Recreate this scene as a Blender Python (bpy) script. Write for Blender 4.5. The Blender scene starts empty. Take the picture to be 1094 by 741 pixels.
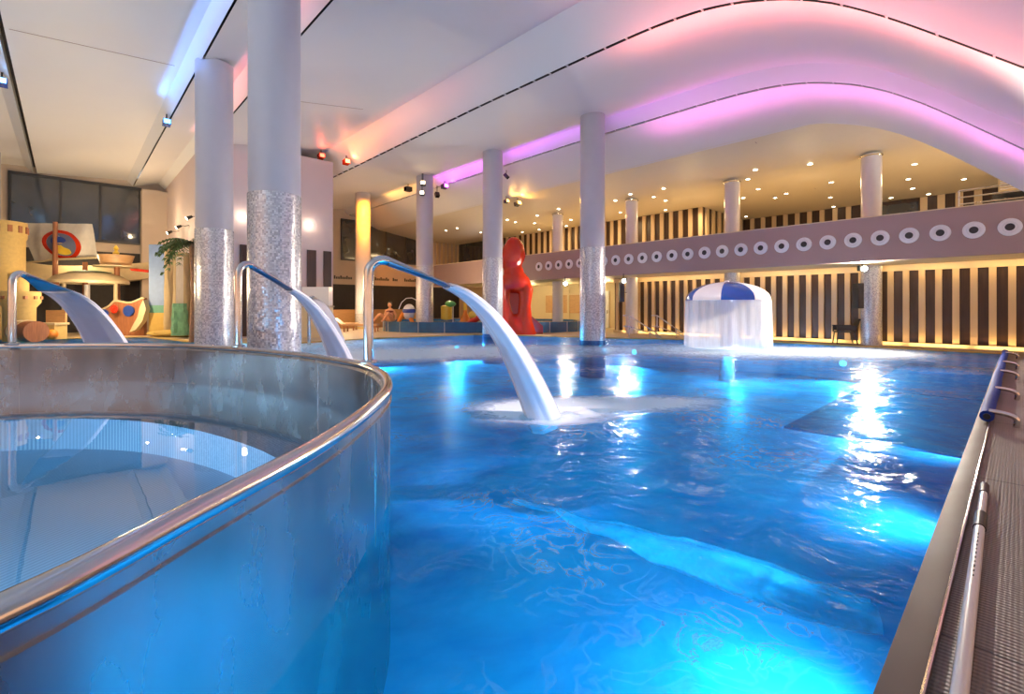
import bpy, math, random
from mathutils import Vector, Matrix, noise
from mathutils.geometry import tessellate_polygon
random.seed(11)
S = bpy.context.scene
COL = S.collection
PI = math.pi
F = 507.0; HX = 547.0; HY = 327.0; EYE = 1.35
# building axes: U runs along the right pool edge, V runs along the gallery wall
U = Vector((0.7297, 0.6838, 0)); V = Vector((-0.6838, 0.7297, 0))
ROT = math.atan2(U.y, U.x)

def ST(s, t, z=0.0): return U * s + V * t + Vector((0, 0, z))
def G(x, y, z=0.0):
    Y = F * (EYE - z) / (y - HY); return Vector(((x - HX) * Y / F, Y, z))
def P(x, y, Y): return Vector(((x - HX) * Y / F, Y, EYE + (HY - y) * Y / F))
def to_st(p): return (p.x * U.x + p.y * U.y, p.x * V.x + p.y * V.y)

# ------------------------------------------------------------------ materials
def srgb(r, g, b):
    f = lambda c: (c / 12.92 if c <= 0.04045 else ((c + 0.055) / 1.055) ** 2.4)
    return (f(r / 255), f(g / 255), f(b / 255), 1)

class NT:
    def __init__(s, name):
        s.m = bpy.data.materials.new(name); s.m.use_nodes = True
        s.t = s.m.node_tree; s.t.nodes.clear()
        s.out = s.n('ShaderNodeOutputMaterial')
    def n(s, typ, **kw):
        nd = s.t.nodes.new(typ)
        for k, v in kw.items():
            if k.startswith('i_'):
                nd.inputs[k[2:].replace('_', ' ')].default_value = v
            else: setattr(nd, k, v)
        return nd
    def l(s, a, b): s.t.links.new(a, b)
    def math(s, op, a, b=None, c=None, clamp=False):
        nd = s.n('ShaderNodeMath', operation=op); nd.use_clamp = clamp
        for i, v in enumerate((a, b, c)):
            if v is None: continue
            if isinstance(v, (int, float)): nd.inputs[i].default_value = v
            else: s.l(v, nd.inputs[i])
        return nd.outputs[0]

def mat(name, col, rough=0.5, metal=0.0, var=0.06, scale=6.0, bump=0.0, bscale=40.0, emis=None, estr=0.0, coat=0.0, stretch=None, trans=0.0, spec=0.5):
    """plain surface whose colour and relief vary with procedural noise"""
    T = NT(name)
    b = T.n('ShaderNodeBsdfPrincipled')
    tc = T.n('ShaderNodeTexCoord'); src = tc.outputs['Object']
    if stretch:
        mp = T.n('ShaderNodeMapping'); mp.inputs['Scale'].default_value = stretch
        T.l(src, mp.inputs['Vector']); src = mp.outputs[0]
    nz = T.n('ShaderNodeTexNoise'); nz.inputs['Scale'].default_value = scale; nz.inputs['Detail'].default_value = 4
    T.l(src, nz.inputs['Vector'])
    mx = T.n('ShaderNodeMix', data_type='RGBA')
    T.l(nz.outputs['Fac'], mx.inputs['Factor'])
    mx.inputs['A'].default_value = tuple(max(0, c * (1 - var * 2)) for c in col[:3]) + (1,)
    mx.inputs['B'].default_value = tuple(min(1, c * (1 + var * 2)) for c in col[:3]) + (1,)
    T.l(mx.outputs['Result'], b.inputs['Base Color'])
    b.inputs['Roughness'].default_value = rough; b.inputs['Metallic'].default_value = metal
    b.inputs['Coat Weight'].default_value = coat; b.inputs['Coat Roughness'].default_value = 0.08
    b.inputs['Specular IOR Level'].default_value = spec
    if trans: b.inputs['Transmission Weight'].default_value = trans
    if emis:
        b.inputs['Emission Color'].default_value = emis; b.inputs['Emission Strength'].default_value = estr
    if bump:
        n2 = T.n('ShaderNodeTexNoise'); n2.inputs['Scale'].default_value = bscale; T.l(src, n2.inputs['Vector'])
        bp = T.n('ShaderNodeBump'); bp.inputs['Strength'].default_value = bump; bp.inputs['Distance'].default_value = 0.01
        T.l(n2.outputs['Fac'], bp.inputs['Height']); T.l(bp.outputs[0], b.inputs['Normal'])
    T.l(b.outputs[0], T.out.inputs[0])
    return T.m

def lampmat(name, col, strength):
    T = NT(name); e = T.n('ShaderNodeEmission'); e.inputs[0].default_value = col; e.inputs[1].default_value = strength
    T.l(e.outputs[0], T.out.inputs[0]); return T.m

def mosaic_mat():
    T = NT('silver_glass_mosaic'); b = T.n('ShaderNodeBsdfPrincipled')
    tc = T.n('ShaderNodeTexCoord'); sp = T.n('ShaderNodeSeparateXYZ'); T.l(tc.outputs['Object'], sp.inputs[0])
    ang = T.math('MULTIPLY', T.math('ARCTAN2', sp.outputs[1], sp.outputs[0]), 0.45)
    N = 0.032
    fu = T.math('DIVIDE', ang, N); fv = T.math('DIVIDE', sp.outputs[2], N)
    cu = T.math('FLOOR', fu); cv = T.math('FLOOR', fv)
    cb = T.n('ShaderNodeCombineXYZ'); T.l(cu, cb.inputs[0]); T.l(cv, cb.inputs[1])
    wn = T.n('ShaderNodeTexWhiteNoise', noise_dimensions='3D'); T.l(cb.outputs[0], wn.inputs['Vector'])
    gu = T.math('FRACT', fu); gv = T.math('FRACT', fv)
    g = T.math('MAXIMUM', T.math('LESS_THAN', gu, 0.1), T.math('LESS_THAN', gv, 0.1))
    ramp = T.n('ShaderNodeValToRGB'); T.l(wn.outputs['Value'], ramp.inputs[0])
    ramp.color_ramp.elements[0].color = (0.42, 0.41, 0.44, 1); ramp.color_ramp.elements[1].color = (0.88, 0.86, 0.87, 1)
    mx = T.n('ShaderNodeMix', data_type='RGBA'); T.l(g, mx.inputs['Factor']); T.l(ramp.outputs[0], mx.inputs['A']); mx.inputs['B'].default_value = (0.5, 0.49, 0.5, 1)
    T.l(mx.outputs['Result'], b.inputs['Base Color'])
    b.inputs['Metallic'].default_value = 0.35; b.inputs['Roughness'].default_value = 0.25
    geo = T.n('ShaderNodeNewGeometry')
    sub = T.n('ShaderNodeVectorMath', operation='SUBTRACT'); T.l(wn.outputs['Color'], sub.inputs[0]); sub.inputs[1].default_value = (0.5, 0.5, 0.5)
    sc = T.n('ShaderNodeVectorMath', operation='SCALE'); T.l(sub.outputs[0], sc.inputs[0]); sc.inputs['Scale'].default_value = 0.2
    ad = T.n('ShaderNodeVectorMath', operation='ADD'); T.l(geo.outputs['Normal'], ad.inputs[0]); T.l(sc.outputs[0], ad.inputs[1])
    nm = T.n('ShaderNodeVectorMath', operation='NORMALIZE'); T.l(ad.outputs[0], nm.inputs[0]); T.l(nm.outputs[0], b.inputs['Normal'])
    T.l(b.outputs[0], T.out.inputs[0]); return T.m

def deck_mat():
    T = NT('ribbed_brown_deck_tiles'); b = T.n('ShaderNodeBsdfPrincipled')
    tc = T.n('ShaderNodeTexCoord'); mp = T.n('ShaderNodeMapping', vector_type='POINT'); mp.inputs['Rotation'].default_value = (0, 0, -ROT)
    T.l(tc.outputs['Object'], mp.inputs['Vector']); sp = T.n('ShaderNodeSeparateXYZ'); T.l(mp.outputs[0], sp.inputs[0])
    s_, t_ = sp.outputs[0], sp.outputs[1]
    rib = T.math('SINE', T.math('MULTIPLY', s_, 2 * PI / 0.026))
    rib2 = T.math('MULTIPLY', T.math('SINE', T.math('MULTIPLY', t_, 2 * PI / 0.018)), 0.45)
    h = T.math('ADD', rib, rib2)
    fs = T.math('FRACT', T.math('DIVIDE', s_, 2.6)); ft = T.math('FRACT', T.math('DIVIDE', T.math('ADD', t_, 0.35), 2.6))
    j = T.math('MAXIMUM', T.math('LESS_THAN', fs, 0.006), T.math('LESS_THAN', ft, 0.006))
    nz = T.n('ShaderNodeTexNoise'); nz.inputs['Scale'].default_value = 1.7; nz.inputs['Detail'].default_value = 6; T.l(tc.outputs['Object'], nz.inputs['Vector'])
    m1 = T.n('ShaderNodeMix', data_type='RGBA'); T.l(nz.outputs['Fac'], m1.inputs['Factor'])
    m1.inputs['A'].default_value = (0.20, 0.155, 0.135, 1); m1.inputs['B'].default_value = (0.30, 0.24, 0.21, 1)
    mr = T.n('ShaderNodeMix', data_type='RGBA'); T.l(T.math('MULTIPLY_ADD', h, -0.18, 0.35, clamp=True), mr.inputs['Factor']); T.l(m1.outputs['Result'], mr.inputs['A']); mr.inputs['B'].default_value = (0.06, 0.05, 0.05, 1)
    m2 = T.n('ShaderNodeMix', data_type='RGBA'); T.l(j, m2.inputs['Factor']); T.l(mr.outputs['Result'], m2.inputs['A']); m2.inputs['B'].default_value = (0.05, 0.04, 0.04, 1)
    # pale sand-coloured tiles in the children's area at the far left
    far = T.math('GREATER_THAN', t_, 9.0)
    m3 = T.n('ShaderNodeMix', data_type='RGBA'); T.l(far, m3.inputs['Factor']); T.l(m2.outputs['Result'], m3.inputs['A']); m3.inputs['B'].default_value = (0.62, 0.5, 0.34, 1)
    T.l(m3.outputs['Result'], b.inputs['Base Color']); b.inputs['Roughness'].default_value = 0.55
    bp = T.n('ShaderNodeBump'); bp.inputs['Strength'].default_value = 0.5; bp.inputs['Distance'].default_value = 0.003
    T.l(h, bp.inputs['Height']); T.l(bp.outputs[0], b.inputs['Normal']); T.l(b.outputs[0], T.out.inputs[0]); return T.m

def steel_mat(name, col=(0.62, 0.61, 0.6), rough=0.28, rvar=0.12, metal=1.0, scale=(1.5, 1.5, 1.5)):
    T = NT(name); b = T.n('ShaderNodeBsdfPrincipled'); b.inputs['Metallic'].default_value = metal
    tc = T.n('ShaderNodeTexCoord'); mp = T.n('ShaderNodeMapping'); mp.inputs['Scale'].default_value = scale; T.l(tc.outputs['Object'], mp.inputs['Vector'])
    nz = T.n('ShaderNodeTexNoise'); nz.inputs['Scale'].default_value = 2.2; nz.inputs['Detail'].default_value = 5; nz.inputs['Roughness'].default_value = 0.55; T.l(mp.outputs[0], nz.inputs['Vector'])
    T.l(T.math('MULTIPLY_ADD', nz.outputs['Fac'], rvar, rough - rvar / 2), b.inputs['Roughness'])
    mx = T.n('ShaderNodeMix', data_type='RGBA'); T.l(T.math('MULTIPLY_ADD', nz.outputs['Fac'], 1.7, -0.35, clamp=True), mx.inputs['Factor'])
    mx.inputs['A'].default_value = tuple(c * (0.76 if rvar > 0.24 else 0.85) for c in col) + (1,); mx.inputs['B'].default_value = tuple(min(1, c * 1.12) for c in col) + (1,)
    T.l(mx.outputs['Result'], b.inputs['Base Color'])
    n2 = T.n('ShaderNodeTexNoise'); n2.inputs['Scale'].default_value = 60; T.l(mp.outputs[0], n2.inputs['Vector'])
    bp = T.n('ShaderNodeBump'); bp.inputs['Strength'].default_value = 0.04; bp.inputs['Distance'].default_value = 0.002
    T.l(n2.outputs['Fac'], bp.inputs['Height']); T.l(bp.outputs[0], b.inputs['Normal']); T.l(b.outputs[0], T.out.inputs[0]); return T.m

def ribbed_steel():
    T = NT('ribbed_steel_floor'); b = T.n('ShaderNodeBsdfPrincipled'); b.inputs['Metallic'].default_value = 0.5; b.inputs['Roughness'].default_value = 0.4
    tc = T.n('ShaderNodeTexCoord'); sp = T.n('ShaderNodeSeparateXYZ'); T.l(tc.outputs['Object'], sp.inputs[0])
    h = T.math('SINE', T.math('MULTIPLY', T.math('ADD', sp.outputs[0], T.math('MULTIPLY', sp.outputs[1], -0.25)), 2 * PI / 0.05))
    mx = T.n('ShaderNodeMix', data_type='RGBA'); T.l(T.math('MULTIPLY_ADD', h, 0.5, 0.5), mx.inputs['Factor'])
    mx.inputs['A'].default_value = (0.25, 0.42, 0.55, 1); mx.inputs['B'].default_value = (0.5, 0.68, 0.8, 1)
    T.l(mx.outputs['Result'], b.inputs['Base Color']); T.l(b.outputs[0], T.out.inputs[0]); return T.m

def water_mat(name, tint, ior=1.33, bumps=((1.2, 0.25), (5.0, 0.12)), dist=0.05, foam=(), rough=0.02, wisps=0.0, refl=1.0, swirl=None):
    """clear reflecting water: mirror by Fresnel, tinted see-through otherwise; foam where jets hit"""
    T = NT(name); tc = T.n('ShaderNodeTexCoord'); co = tc.outputs['Object']
    h = None
    for sc, st in bumps:
        nz = T.n('ShaderNodeTexNoise'); nz.inputs['Scale'].default_value = sc; nz.inputs['Detail'].default_value = 3; nz.inputs['Distortion'].default_value = 0.8
        T.l(co, nz.inputs['Vector']); v = T.math('MULTIPLY', nz.outputs['Fac'], st)
        h = v if h is None else T.math('ADD', h, v)
    bp = T.n('ShaderNodeBump'); bp.inputs['Strength'].default_value = 1.0; bp.inputs['Distance'].default_value = dist; T.l(h, bp.inputs['Height'])
    gl = T.n('ShaderNodeBsdfGlossy'); gl.inputs['Roughness'].default_value = rough; T.l(bp.outputs[0], gl.inputs['Normal'])
    tr = T.n('ShaderNodeBsdfTransparent'); tr.inputs[0].default_value = tint
    if swirl:
        sw = T.n('ShaderNodeTexNoise'); sw.inputs['Scale'].default_value = 0.8; sw.inputs['Detail'].default_value = 7; sw.inputs['Distortion'].default_value = 2.4; sw.inputs['Roughness'].default_value = 0.6; T.l(co, sw.inputs['Vector'])
        sm_ = T.n('ShaderNodeMix', data_type='RGBA'); T.l(T.math('MULTIPLY_ADD', sw.outputs['Fac'], 3.0, -1.0, clamp=True), sm_.inputs['Factor']); sm_.inputs['A'].default_value = swirl; sm_.inputs['B'].default_value = tint; T.l(sm_.outputs['Result'], tr.inputs[0])
    fr = T.n('ShaderNodeFresnel'); fr.inputs[0].default_value = ior; T.l(bp.outputs[0], fr.inputs['Normal'])
    mx = T.n('ShaderNodeMixShader'); T.l(T.math('MULTIPLY', fr.outputs[0], refl), mx.inputs[0]); T.l(tr.outputs[0], mx.inputs[1]); T.l(gl.outputs[0], mx.inputs[2])
    res = mx.outputs[0]
    if foam or wisps:
        fn = T.n('ShaderNodeTexNoise'); fn.inputs['Scale'].default_value = 5; fn.inputs['Detail'].default_value = 7; fn.inputs['Distortion'].default_value = 1.6; fn.inputs['Roughness'].default_value = 0.65; T.l(co, fn.inputs['Vector'])
        tot = None
        for (cx, cy, ang, rx, ry, amt) in foam:
            mp = T.n('ShaderNodeMapping', vector_type='TEXTURE'); mp.inputs['Location'].default_value = (cx, cy, 0); mp.inputs['Rotation'].default_value = (0, 0, ang); mp.inputs['Scale'].default_value = (rx, ry, 1)
            T.l(co, mp.inputs['Vector']); ln = T.n('ShaderNodeVectorMath', operation='LENGTH'); T.l(mp.outputs[0], ln.inputs[0])
            g = T.math('MULTIPLY', T.math('EXPONENT', T.math('MULTIPLY', T.math('POWER', ln.outputs['Value'], 2.0), -1.0)), amt)
            tot = g if tot is None else T.math('ADD', tot, g)
        nn = T.math('MULTIPLY_ADD', fn.outputs['Fac'], 3.2, -0.9, clamp=True)
        if tot is not None:
            a = T.math('MULTIPLY', tot, T.math('ADD', nn, 0.35), clamp=True)
            a = T.math('MINIMUM', a, 0.95)
        else: a = None
        if wisps:
            wn = T.n('ShaderNodeTexNoise'); wn.inputs['Scale'].default_value = 0.55; wn.inputs['Detail'].default_value = 2; T.l(co, wn.inputs['Vector'])
            w2 = T.n('ShaderNodeTexNoise'); w2.inputs['Scale'].default_value = 3.2; w2.inputs['Detail'].default_value = 8; w2.inputs['Distortion'].default_value = 2.2; T.l(co, w2.inputs['Vector'])
            ridge = T.math('SUBTRACT', 1.0, T.math('MULTIPLY', T.math('ABSOLUTE', T.math('SUBTRACT', w2.outputs['Fac'], 0.5)), 22.0), clamp=True)
            wz = T.math('MULTIPLY', ridge, T.math('MULTIPLY_ADD', wn.outputs['Fac'], 5.0, -2.4, clamp=True))
            wz = T.math('MULTIPLY', wz, wisps)
            a = wz if a is None else T.math('MAXIMUM', a, wz)
        df = T.n('ShaderNodeBsdfDiffuse'); df.inputs[0].default_value = (0.93, 0.95, 0.97, 1)
        tl = T.n('ShaderNodeBsdfTranslucent'); tl.inputs[0].default_value = (0.75, 0.92, 1.0, 1)
        m0 = T.n('ShaderNodeMixShader'); m0.inputs[0].default_value = 0.4; T.l(df.outputs[0], m0.inputs[1]); T.l(tl.outputs[0], m0.inputs[2])
        m2 = T.n('ShaderNodeMixShader'); T.l(a, m2.inputs[0]); T.l(res, m2.inputs[1]); T.l(m0.outputs[0], m2.inputs[2]); res = m2.outputs[0]
    T.l(res, T.out.inputs[0]); return T.m

def jet_mat(name, dens=0.8, tint=(0.95, 0.93, 0.96, 1), edge=True, sc=(1, 1, 1), namt=0.35, trs=0.5, egain=2.2, epow=1.0):
    """white aerated water: partly see-through, thinner at its rims"""
    T = NT(name); tc = T.n('ShaderNodeTexCoord'); mp = T.n('ShaderNodeMapping'); mp.inputs['Scale'].default_value = sc
    T.l(tc.outputs['UV' if False else 'Object'], mp.inputs['Vector'])
    nz = T.n('ShaderNodeTexNoise'); nz.inputs['Scale'].default_value = 8; nz.inputs['Detail'].default_value = 5; T.l(mp.outputs[0], nz.inputs['Vector'])
    df = T.n('ShaderNodeBsdfDiffuse'); df.inputs[0].default_value = tint
    tl = T.n('ShaderNodeBsdfTranslucent'); tl.inputs[0].default_value = tint
    m0 = T.n('ShaderNodeMixShader'); m0.inputs[0].default_value = trs; T.l(df.outputs[0], m0.inputs[1]); T.l(tl.outputs[0], m0.inputs[2])
    tp = T.n('ShaderNodeBsdfTransparent')
    a = T.math('MULTIPLY', T.math('MULTIPLY_ADD', nz.outputs['Fac'], namt, 1 - namt / 2), dens, clamp=True)
    if edge:
        lw = T.n('ShaderNodeLayerWeight'); lw.inputs[0].default_value = 0.5
        inv = T.math('SUBTRACT', 1.0, lw.outputs['Facing'])
        a = T.math('MULTIPLY', a, T.math('POWER', T.math('MULTIPLY', inv, egain, clamp=True), epow))
    mx = T.n('ShaderNodeMixShader'); T.l(a, mx.inputs[0]); T.l(tp.outputs[0], mx.inputs[1]); T.l(m0.outputs[0], mx.inputs[2])
    T.l(mx.outputs[0], T.out.inputs[0]); return T.m

M = {}
M['plaster'] = mat('pinkish_plaster', (0.66, 0.54, 0.53), 0.6, var=0.015, scale=1.2, bump=0.05, bscale=30)
M['ceil'] = mat('white_painted_ceiling', (0.80, 0.785, 0.79), 0.5, var=0.012, scale=0.7)
M['beige'] = mat('beige_wall_paint', (0.54, 0.44, 0.36), 0.7, var=0.03, scale=2)
M['column'] = mat('grey_column_paint', (0.52, 0.49, 0.53), 0.35, var=0.02, scale=3)
M['gloss_col'] = mat('glossy_pale_column', (0.66, 0.6, 0.6), 0.12, var=0.02, coat=0.6)
M['mosaic'] = mosaic_mat()
M['bluetile'] = mat('dark_blue_tile', (0.05, 0.11, 0.25), 0.2, var=0.3, scale=20)
M['deck'] = deck_mat()
M['steel'] = steel_mat('brushed_steel')
M['steel2'] = steel_mat('polished_steel', (0.70, 0.68, 0.66), 0.16, 0.06)
M['steelwall'] = steel_mat('mottled_steel_sheet', (0.50, 0.47, 0.44), 0.26, 0.25, scale=(1.5, 1.5, 0.8), metal=0.96)  # mottle puts the tub wall's uneven highlights into the colour
M['ribsteel'] = ribbed_steel()
M['poolsteel'] = mat('pool_basin_steel', (0.36, 0.68, 0.88), 0.45, metal=0.15, var=0.12, scale=0.9)
M['slat'] = mat('cream_wood_slat', (0.66, 0.50, 0.30), 0.5, var=0.05, scale=5, stretch=(1, 1, 0.2))
M['brown'] = mat('dark_walnut_board', (0.05, 0.024, 0.012), 0.35, var=0.35, scale=2.5, stretch=(6, 6, 0.4))
M['cream'] = mat('cream_panel', (0.70, 0.57, 0.36), 0.5, var=0.02)
M['taupe'] = mat('taupe_fascia', (0.34, 0.235, 0.22), 0.45, var=0.02, scale=1.5)  # dim pinkish light on the pale fascia is put into this colour
M['white'] = mat('white_enamel', (0.83, 0.80, 0.81), 0.3, var=0.02)
M['black'] = mat('black_metal', (0.018, 0.017, 0.018), 0.4, var=0.2)
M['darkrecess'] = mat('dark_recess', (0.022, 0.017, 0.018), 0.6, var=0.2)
M['glass'] = mat('dark_night_glass', (0.035, 0.04, 0.05), 0.06, var=0.4, scale=0.7, coat=0.5, spec=0.9)
M['frame'] = mat('dark_window_frame', (0.03, 0.03, 0.035), 0.4)
M['bluecap'] = mat('blue_gloss_paint', (0.012, 0.09, 0.42), 0.25, coat=0.4)
M['bluetube'] = mat('navy_foam_tube', (0.02, 0.05, 0.28), 0.7, var=0.15, spec=0.15)
M['edgesteel'] = steel_mat('brown_tinted_edge_steel', (0.085, 0.045, 0.032), 0.6, 0.2, metal=0.2)
M['red'] = mat('glossy_red_fibreglass', (0.60, 0.024, 0.003), 0.2, var=0.04, coat=0.35)
M['darkred'] = mat('dark_red_fibreglass', (0.35, 0.008, 0.005), 0.3, var=0.08, coat=0.5)
M['orange'] = mat('orange_plastic', (0.85, 0.26, 0.02), 0.4)
M['yellow'] = mat('yellow_plastic', (0.86, 0.6, 0.06), 0.4)
M['green'] = mat('green_plastic', (0.12, 0.45, 0.10), 0.4)
M['castle'] = mat('yellow_sandstone', (0.58, 0.41, 0.15), 0.8, var=0.08, scale=9, bump=0.4, bscale=20)
M['lowwall'] = mat('brown_timber_boards', (0.33, 0.17, 0.06), 0.6, var=0.15, scale=4, stretch=(1, 1, 6))
M['wood'] = mat('reddish_brown_wood', (0.34, 0.13, 0.055), 0.5, var=0.25, scale=5, stretch=(5, 5, 0.6))
M['wood2'] = mat('tan_timber', (0.55, 0.32, 0.15), 0.5, var=0.15, scale=4, stretch=(1, 1, 6))
M['trimcream'] = mat('cream_gloss_paint', (0.64, 0.52, 0.31), 0.35)
M['blueport'] = mat('navy_porthole_paint', (0.02, 0.06, 0.30), 0.3)
M['leaf'] = mat('palm_leaf', (0.07, 0.13, 0.035), 0.5, var=0.4, scale=6)
M['bark'] = mat('palm_bark', (0.25, 0.13, 0.07), 0.9, var=0.3, scale=12, bump=0.6)
M['rock'] = mat('painted_rock', (0.36, 0.27, 0.15), 0.85, var=0.3, scale=3, bump=0.6, bscale=8, stretch=(1, 1, 0.3))
M['greenrock'] = mat('mossy_green_rock', (0.13, 0.30, 0.17), 0.8, var=0.3, scale=5, bump=0.6)
M['sky_paint'] = mat('painted_sky_blue', (0.17, 0.25, 0.44), 0.6, var=0.08)
M['sea_paint'] = mat('painted_sea_green', (0.10, 0.27, 0.20), 0.6)
M['sand_paint'] = mat('painted_sand', (0.5, 0.33, 0.08), 0.7)
M['sail'] = mat('pale_sail_cloth', (0.76, 0.70, 0.60), 0.85, var=0.08, scale=5, bump=0.5, bscale=5)
M['skin'] = mat('skin', (0.66, 0.33, 0.17), 0.5)
M['swim'] = mat('dark_swimwear', (0.16, 0.03, 0.03), 0.6)
M['hair'] = mat('dark_hair', (0.03, 0.018, 0.01), 0.6)
M['basinblue'] = mat('bright_blue_glazed_tile', (0.01, 0.11, 0.30), 0.2, var=0.2, scale=3, coat=0.5)
M['grout'] = mat('pale_grout', (0.5, 0.6, 0.65), 0.7)
M['pole'] = mat('white_pole_enamel', (0.76, 0.70, 0.68), 0.3, var=0.02)
M['rubber'] = mat('black_rubber', (0.02, 0.018, 0.018), 0.5)
M['jet'] = jet_mat('aerated_water_jet', 1.0, sc=(1, 1, 1), trs=0.06, namt=0.15)
M['mist'] = jet_mat('soft_spray', 0.5, namt=0.8)
M['curtain'] = jet_mat('falling_water_curtain', 0.5, edge=False, sc=(6, 6, 0.25), namt=0.5, trs=0.6)
M['bubbles'] = jet_mat('underwater_bubble_plume', 0.95, tint=(0.75, 0.95, 1, 1), namt=1.5, trs=0.5, sc=(1.6, 1.6, 1.6), egain=1.5, epow=2.4)
M['splash'] = jet_mat('white_splash', 1.0, namt=0.5, trs=0.2, egain=1.3, epow=1.6)

# ------------------------------------------------------------------ mesh building
class MB:
    def __init__(s): s.v = []; s.f = []
    def add(s, vs, fs):
        o = len(s.v); s.v += [Vector(p) for p in vs]; s.f += [tuple(i + o for i in f) for f in fs]; return s
    def box(s, c, h, ax=None):
        """c centre, h half sizes, ax three axes"""
        ax = ax or (Vector((1, 0, 0)), Vector((0, 1, 0)), Vector((0, 0, 1))); c = Vector(c)
        vs = [c + ax[0] * (h[0] * i) + ax[1] * (h[1] * j) + ax[2] * (h[2] * k) for i in (-1, 1) for j in (-1, 1) for k in (-1, 1)]
        return s.add(vs, [(0, 1, 3, 2), (4, 6, 7, 5), (0, 4, 5, 1), (2, 3, 7, 6), (0, 2, 6, 4), (1, 5, 7, 3)])
    def stbox(s, s0, s1, t0, t1, z0, z1):
        return s.box(ST((s0 + s1) / 2, (t0 + t1) / 2, (z0 + z1) / 2), ((s1 - s0) / 2, (t1 - t0) / 2, (z1 - z0) / 2), (U, V, Vector((0, 0, 1))))
    def tube(s, pts, r, n=12, closed=False, caps=True, flat=1.0):
        pts = [Vector(p) for p in pts]; N = len(pts); rr = r if isinstance(r, (list, tuple)) else [r] * N
        vs = []; ref = None
        for i, p in enumerate(pts):
            a = pts[(i - 1) % N] if (i > 0 or closed) else p; b = pts[(i + 1) % N] if (i < N - 1 or closed) else p
            d = (b - a).normalized()
            if ref is None:
                ref = Vector((0, 0, 1)) if abs(d.z) < 0.95 else Vector((1, 0, 0))
            x = d.cross(ref)
            if x.length < 1e-4: x = d.cross(Vector((0, 1, 0)))
            x.normalize(); y = x.cross(d).normalized(); ref = y
            for k in range(n):
                q = 2 * PI * k / n; vs.append(p + x * (math.cos(q) * rr[i]) + y * (math.sin(q) * rr[i] * flat))
        fs = []
        for i in range(N if closed else N - 1):
            j = (i + 1) % N
            for k in range(n): fs.append((i * n + k, i * n + (k + 1) % n, j * n + (k + 1) % n, j * n + k))
        if caps and not closed: fs += [tuple(range(n - 1, -1, -1)), tuple((N - 1) * n + k for k in range(n))]
        return s.add(vs, fs)
    def lathe(s, prof, n=32, c=(0, 0, 0), a0=0.0, a1=2 * PI):
        c = Vector(c); full = abs(a1 - a0 - 2 * PI) < 1e-6; cnt = n if full else n + 1; vs = []
        for r, z in prof:
            for k in range(cnt):
                q = a0 + (a1 - a0) * k / n; vs.append(c + Vector((r * math.cos(q), r * math.sin(q), z)))
        fs = []
        for i in range(len(prof) - 1):
            for k in range(n):
                k2 = (k + 1) % cnt; fs.append((i * cnt + k, i * cnt + k2, (i + 1) * cnt + k2, (i + 1) * cnt + k))
        return s.add(vs, fs)
    def ball(s, c, r, n=16, sq=(1, 1, 1), rough=0.0, seed=0):
        c = Vector(c); vs = []; m = n // 2
        for i in range(m + 1):
            th = PI * i / m
            for k in range(n):
                q = 2 * PI * k / n; d = Vector((math.sin(th) * math.cos(q), math.sin(th) * math.sin(q), math.cos(th)))
                k_ = 1 + rough * noise.noise(d * 2.3 + Vector((seed, seed * 2, 0))); vs.append(c + Vector((d.x * sq[0], d.y * sq[1], d.z * sq[2])) * (r * k_))
        fs = []
        for i in range(m):
            for k in range(n): fs.append((i * n + k, (i + 1) * n + k, (i + 1) * n + (k + 1) % n, i * n + (k + 1) % n))
        return s.add(vs, fs)
    def prism(s, poly, d):
        """extrude a planar 3D polygon by vector d"""
        d = Vector(d); n = len(poly); vs = [Vector(p) for p in poly] + [Vector(p) + d for p in poly]
        return s.add(vs, [tuple(range(n - 1, -1, -1)), tuple(range(n, 2 * n))] + [(i, (i + 1) % n, n + (i + 1) % n, n + i) for i in range(n)])
    def grid(s, f, nu, nv):
        vs = [f(i / nu, j / nv) for i in range(nu + 1) for j in range(nv + 1)]; w = nv + 1
        return s.add(vs, [(i * w + j, i * w + j + 1, (i + 1) * w + j + 1, (i + 1) * w + j) for i in range(nu) for j in range(nv)])
    def obj(s, name, m, parent=None, smooth=35, off=None, mats=None):
        off = Vector(off) if off is not None else (Vector(parent['_o']) if parent is not None and '_o' in parent else Vector((0, 0, 0)))
        me = bpy.data.meshes.new(name); me.from_pydata([tuple(p - off) for p in s.v], [], s.f)
        me.materials.append(M[m] if isinstance(m, str) else m); me.validate(); me.update()
        if smooth:
            me.polygons.foreach_set('use_smooth', [True] * len(me.polygons)); me.set_sharp_from_angle(angle=math.radians(smooth))
        o = bpy.data.objects.new(name, me); COL.objects.link(o)
        if parent is not None: o.parent = parent
        return o

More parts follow.
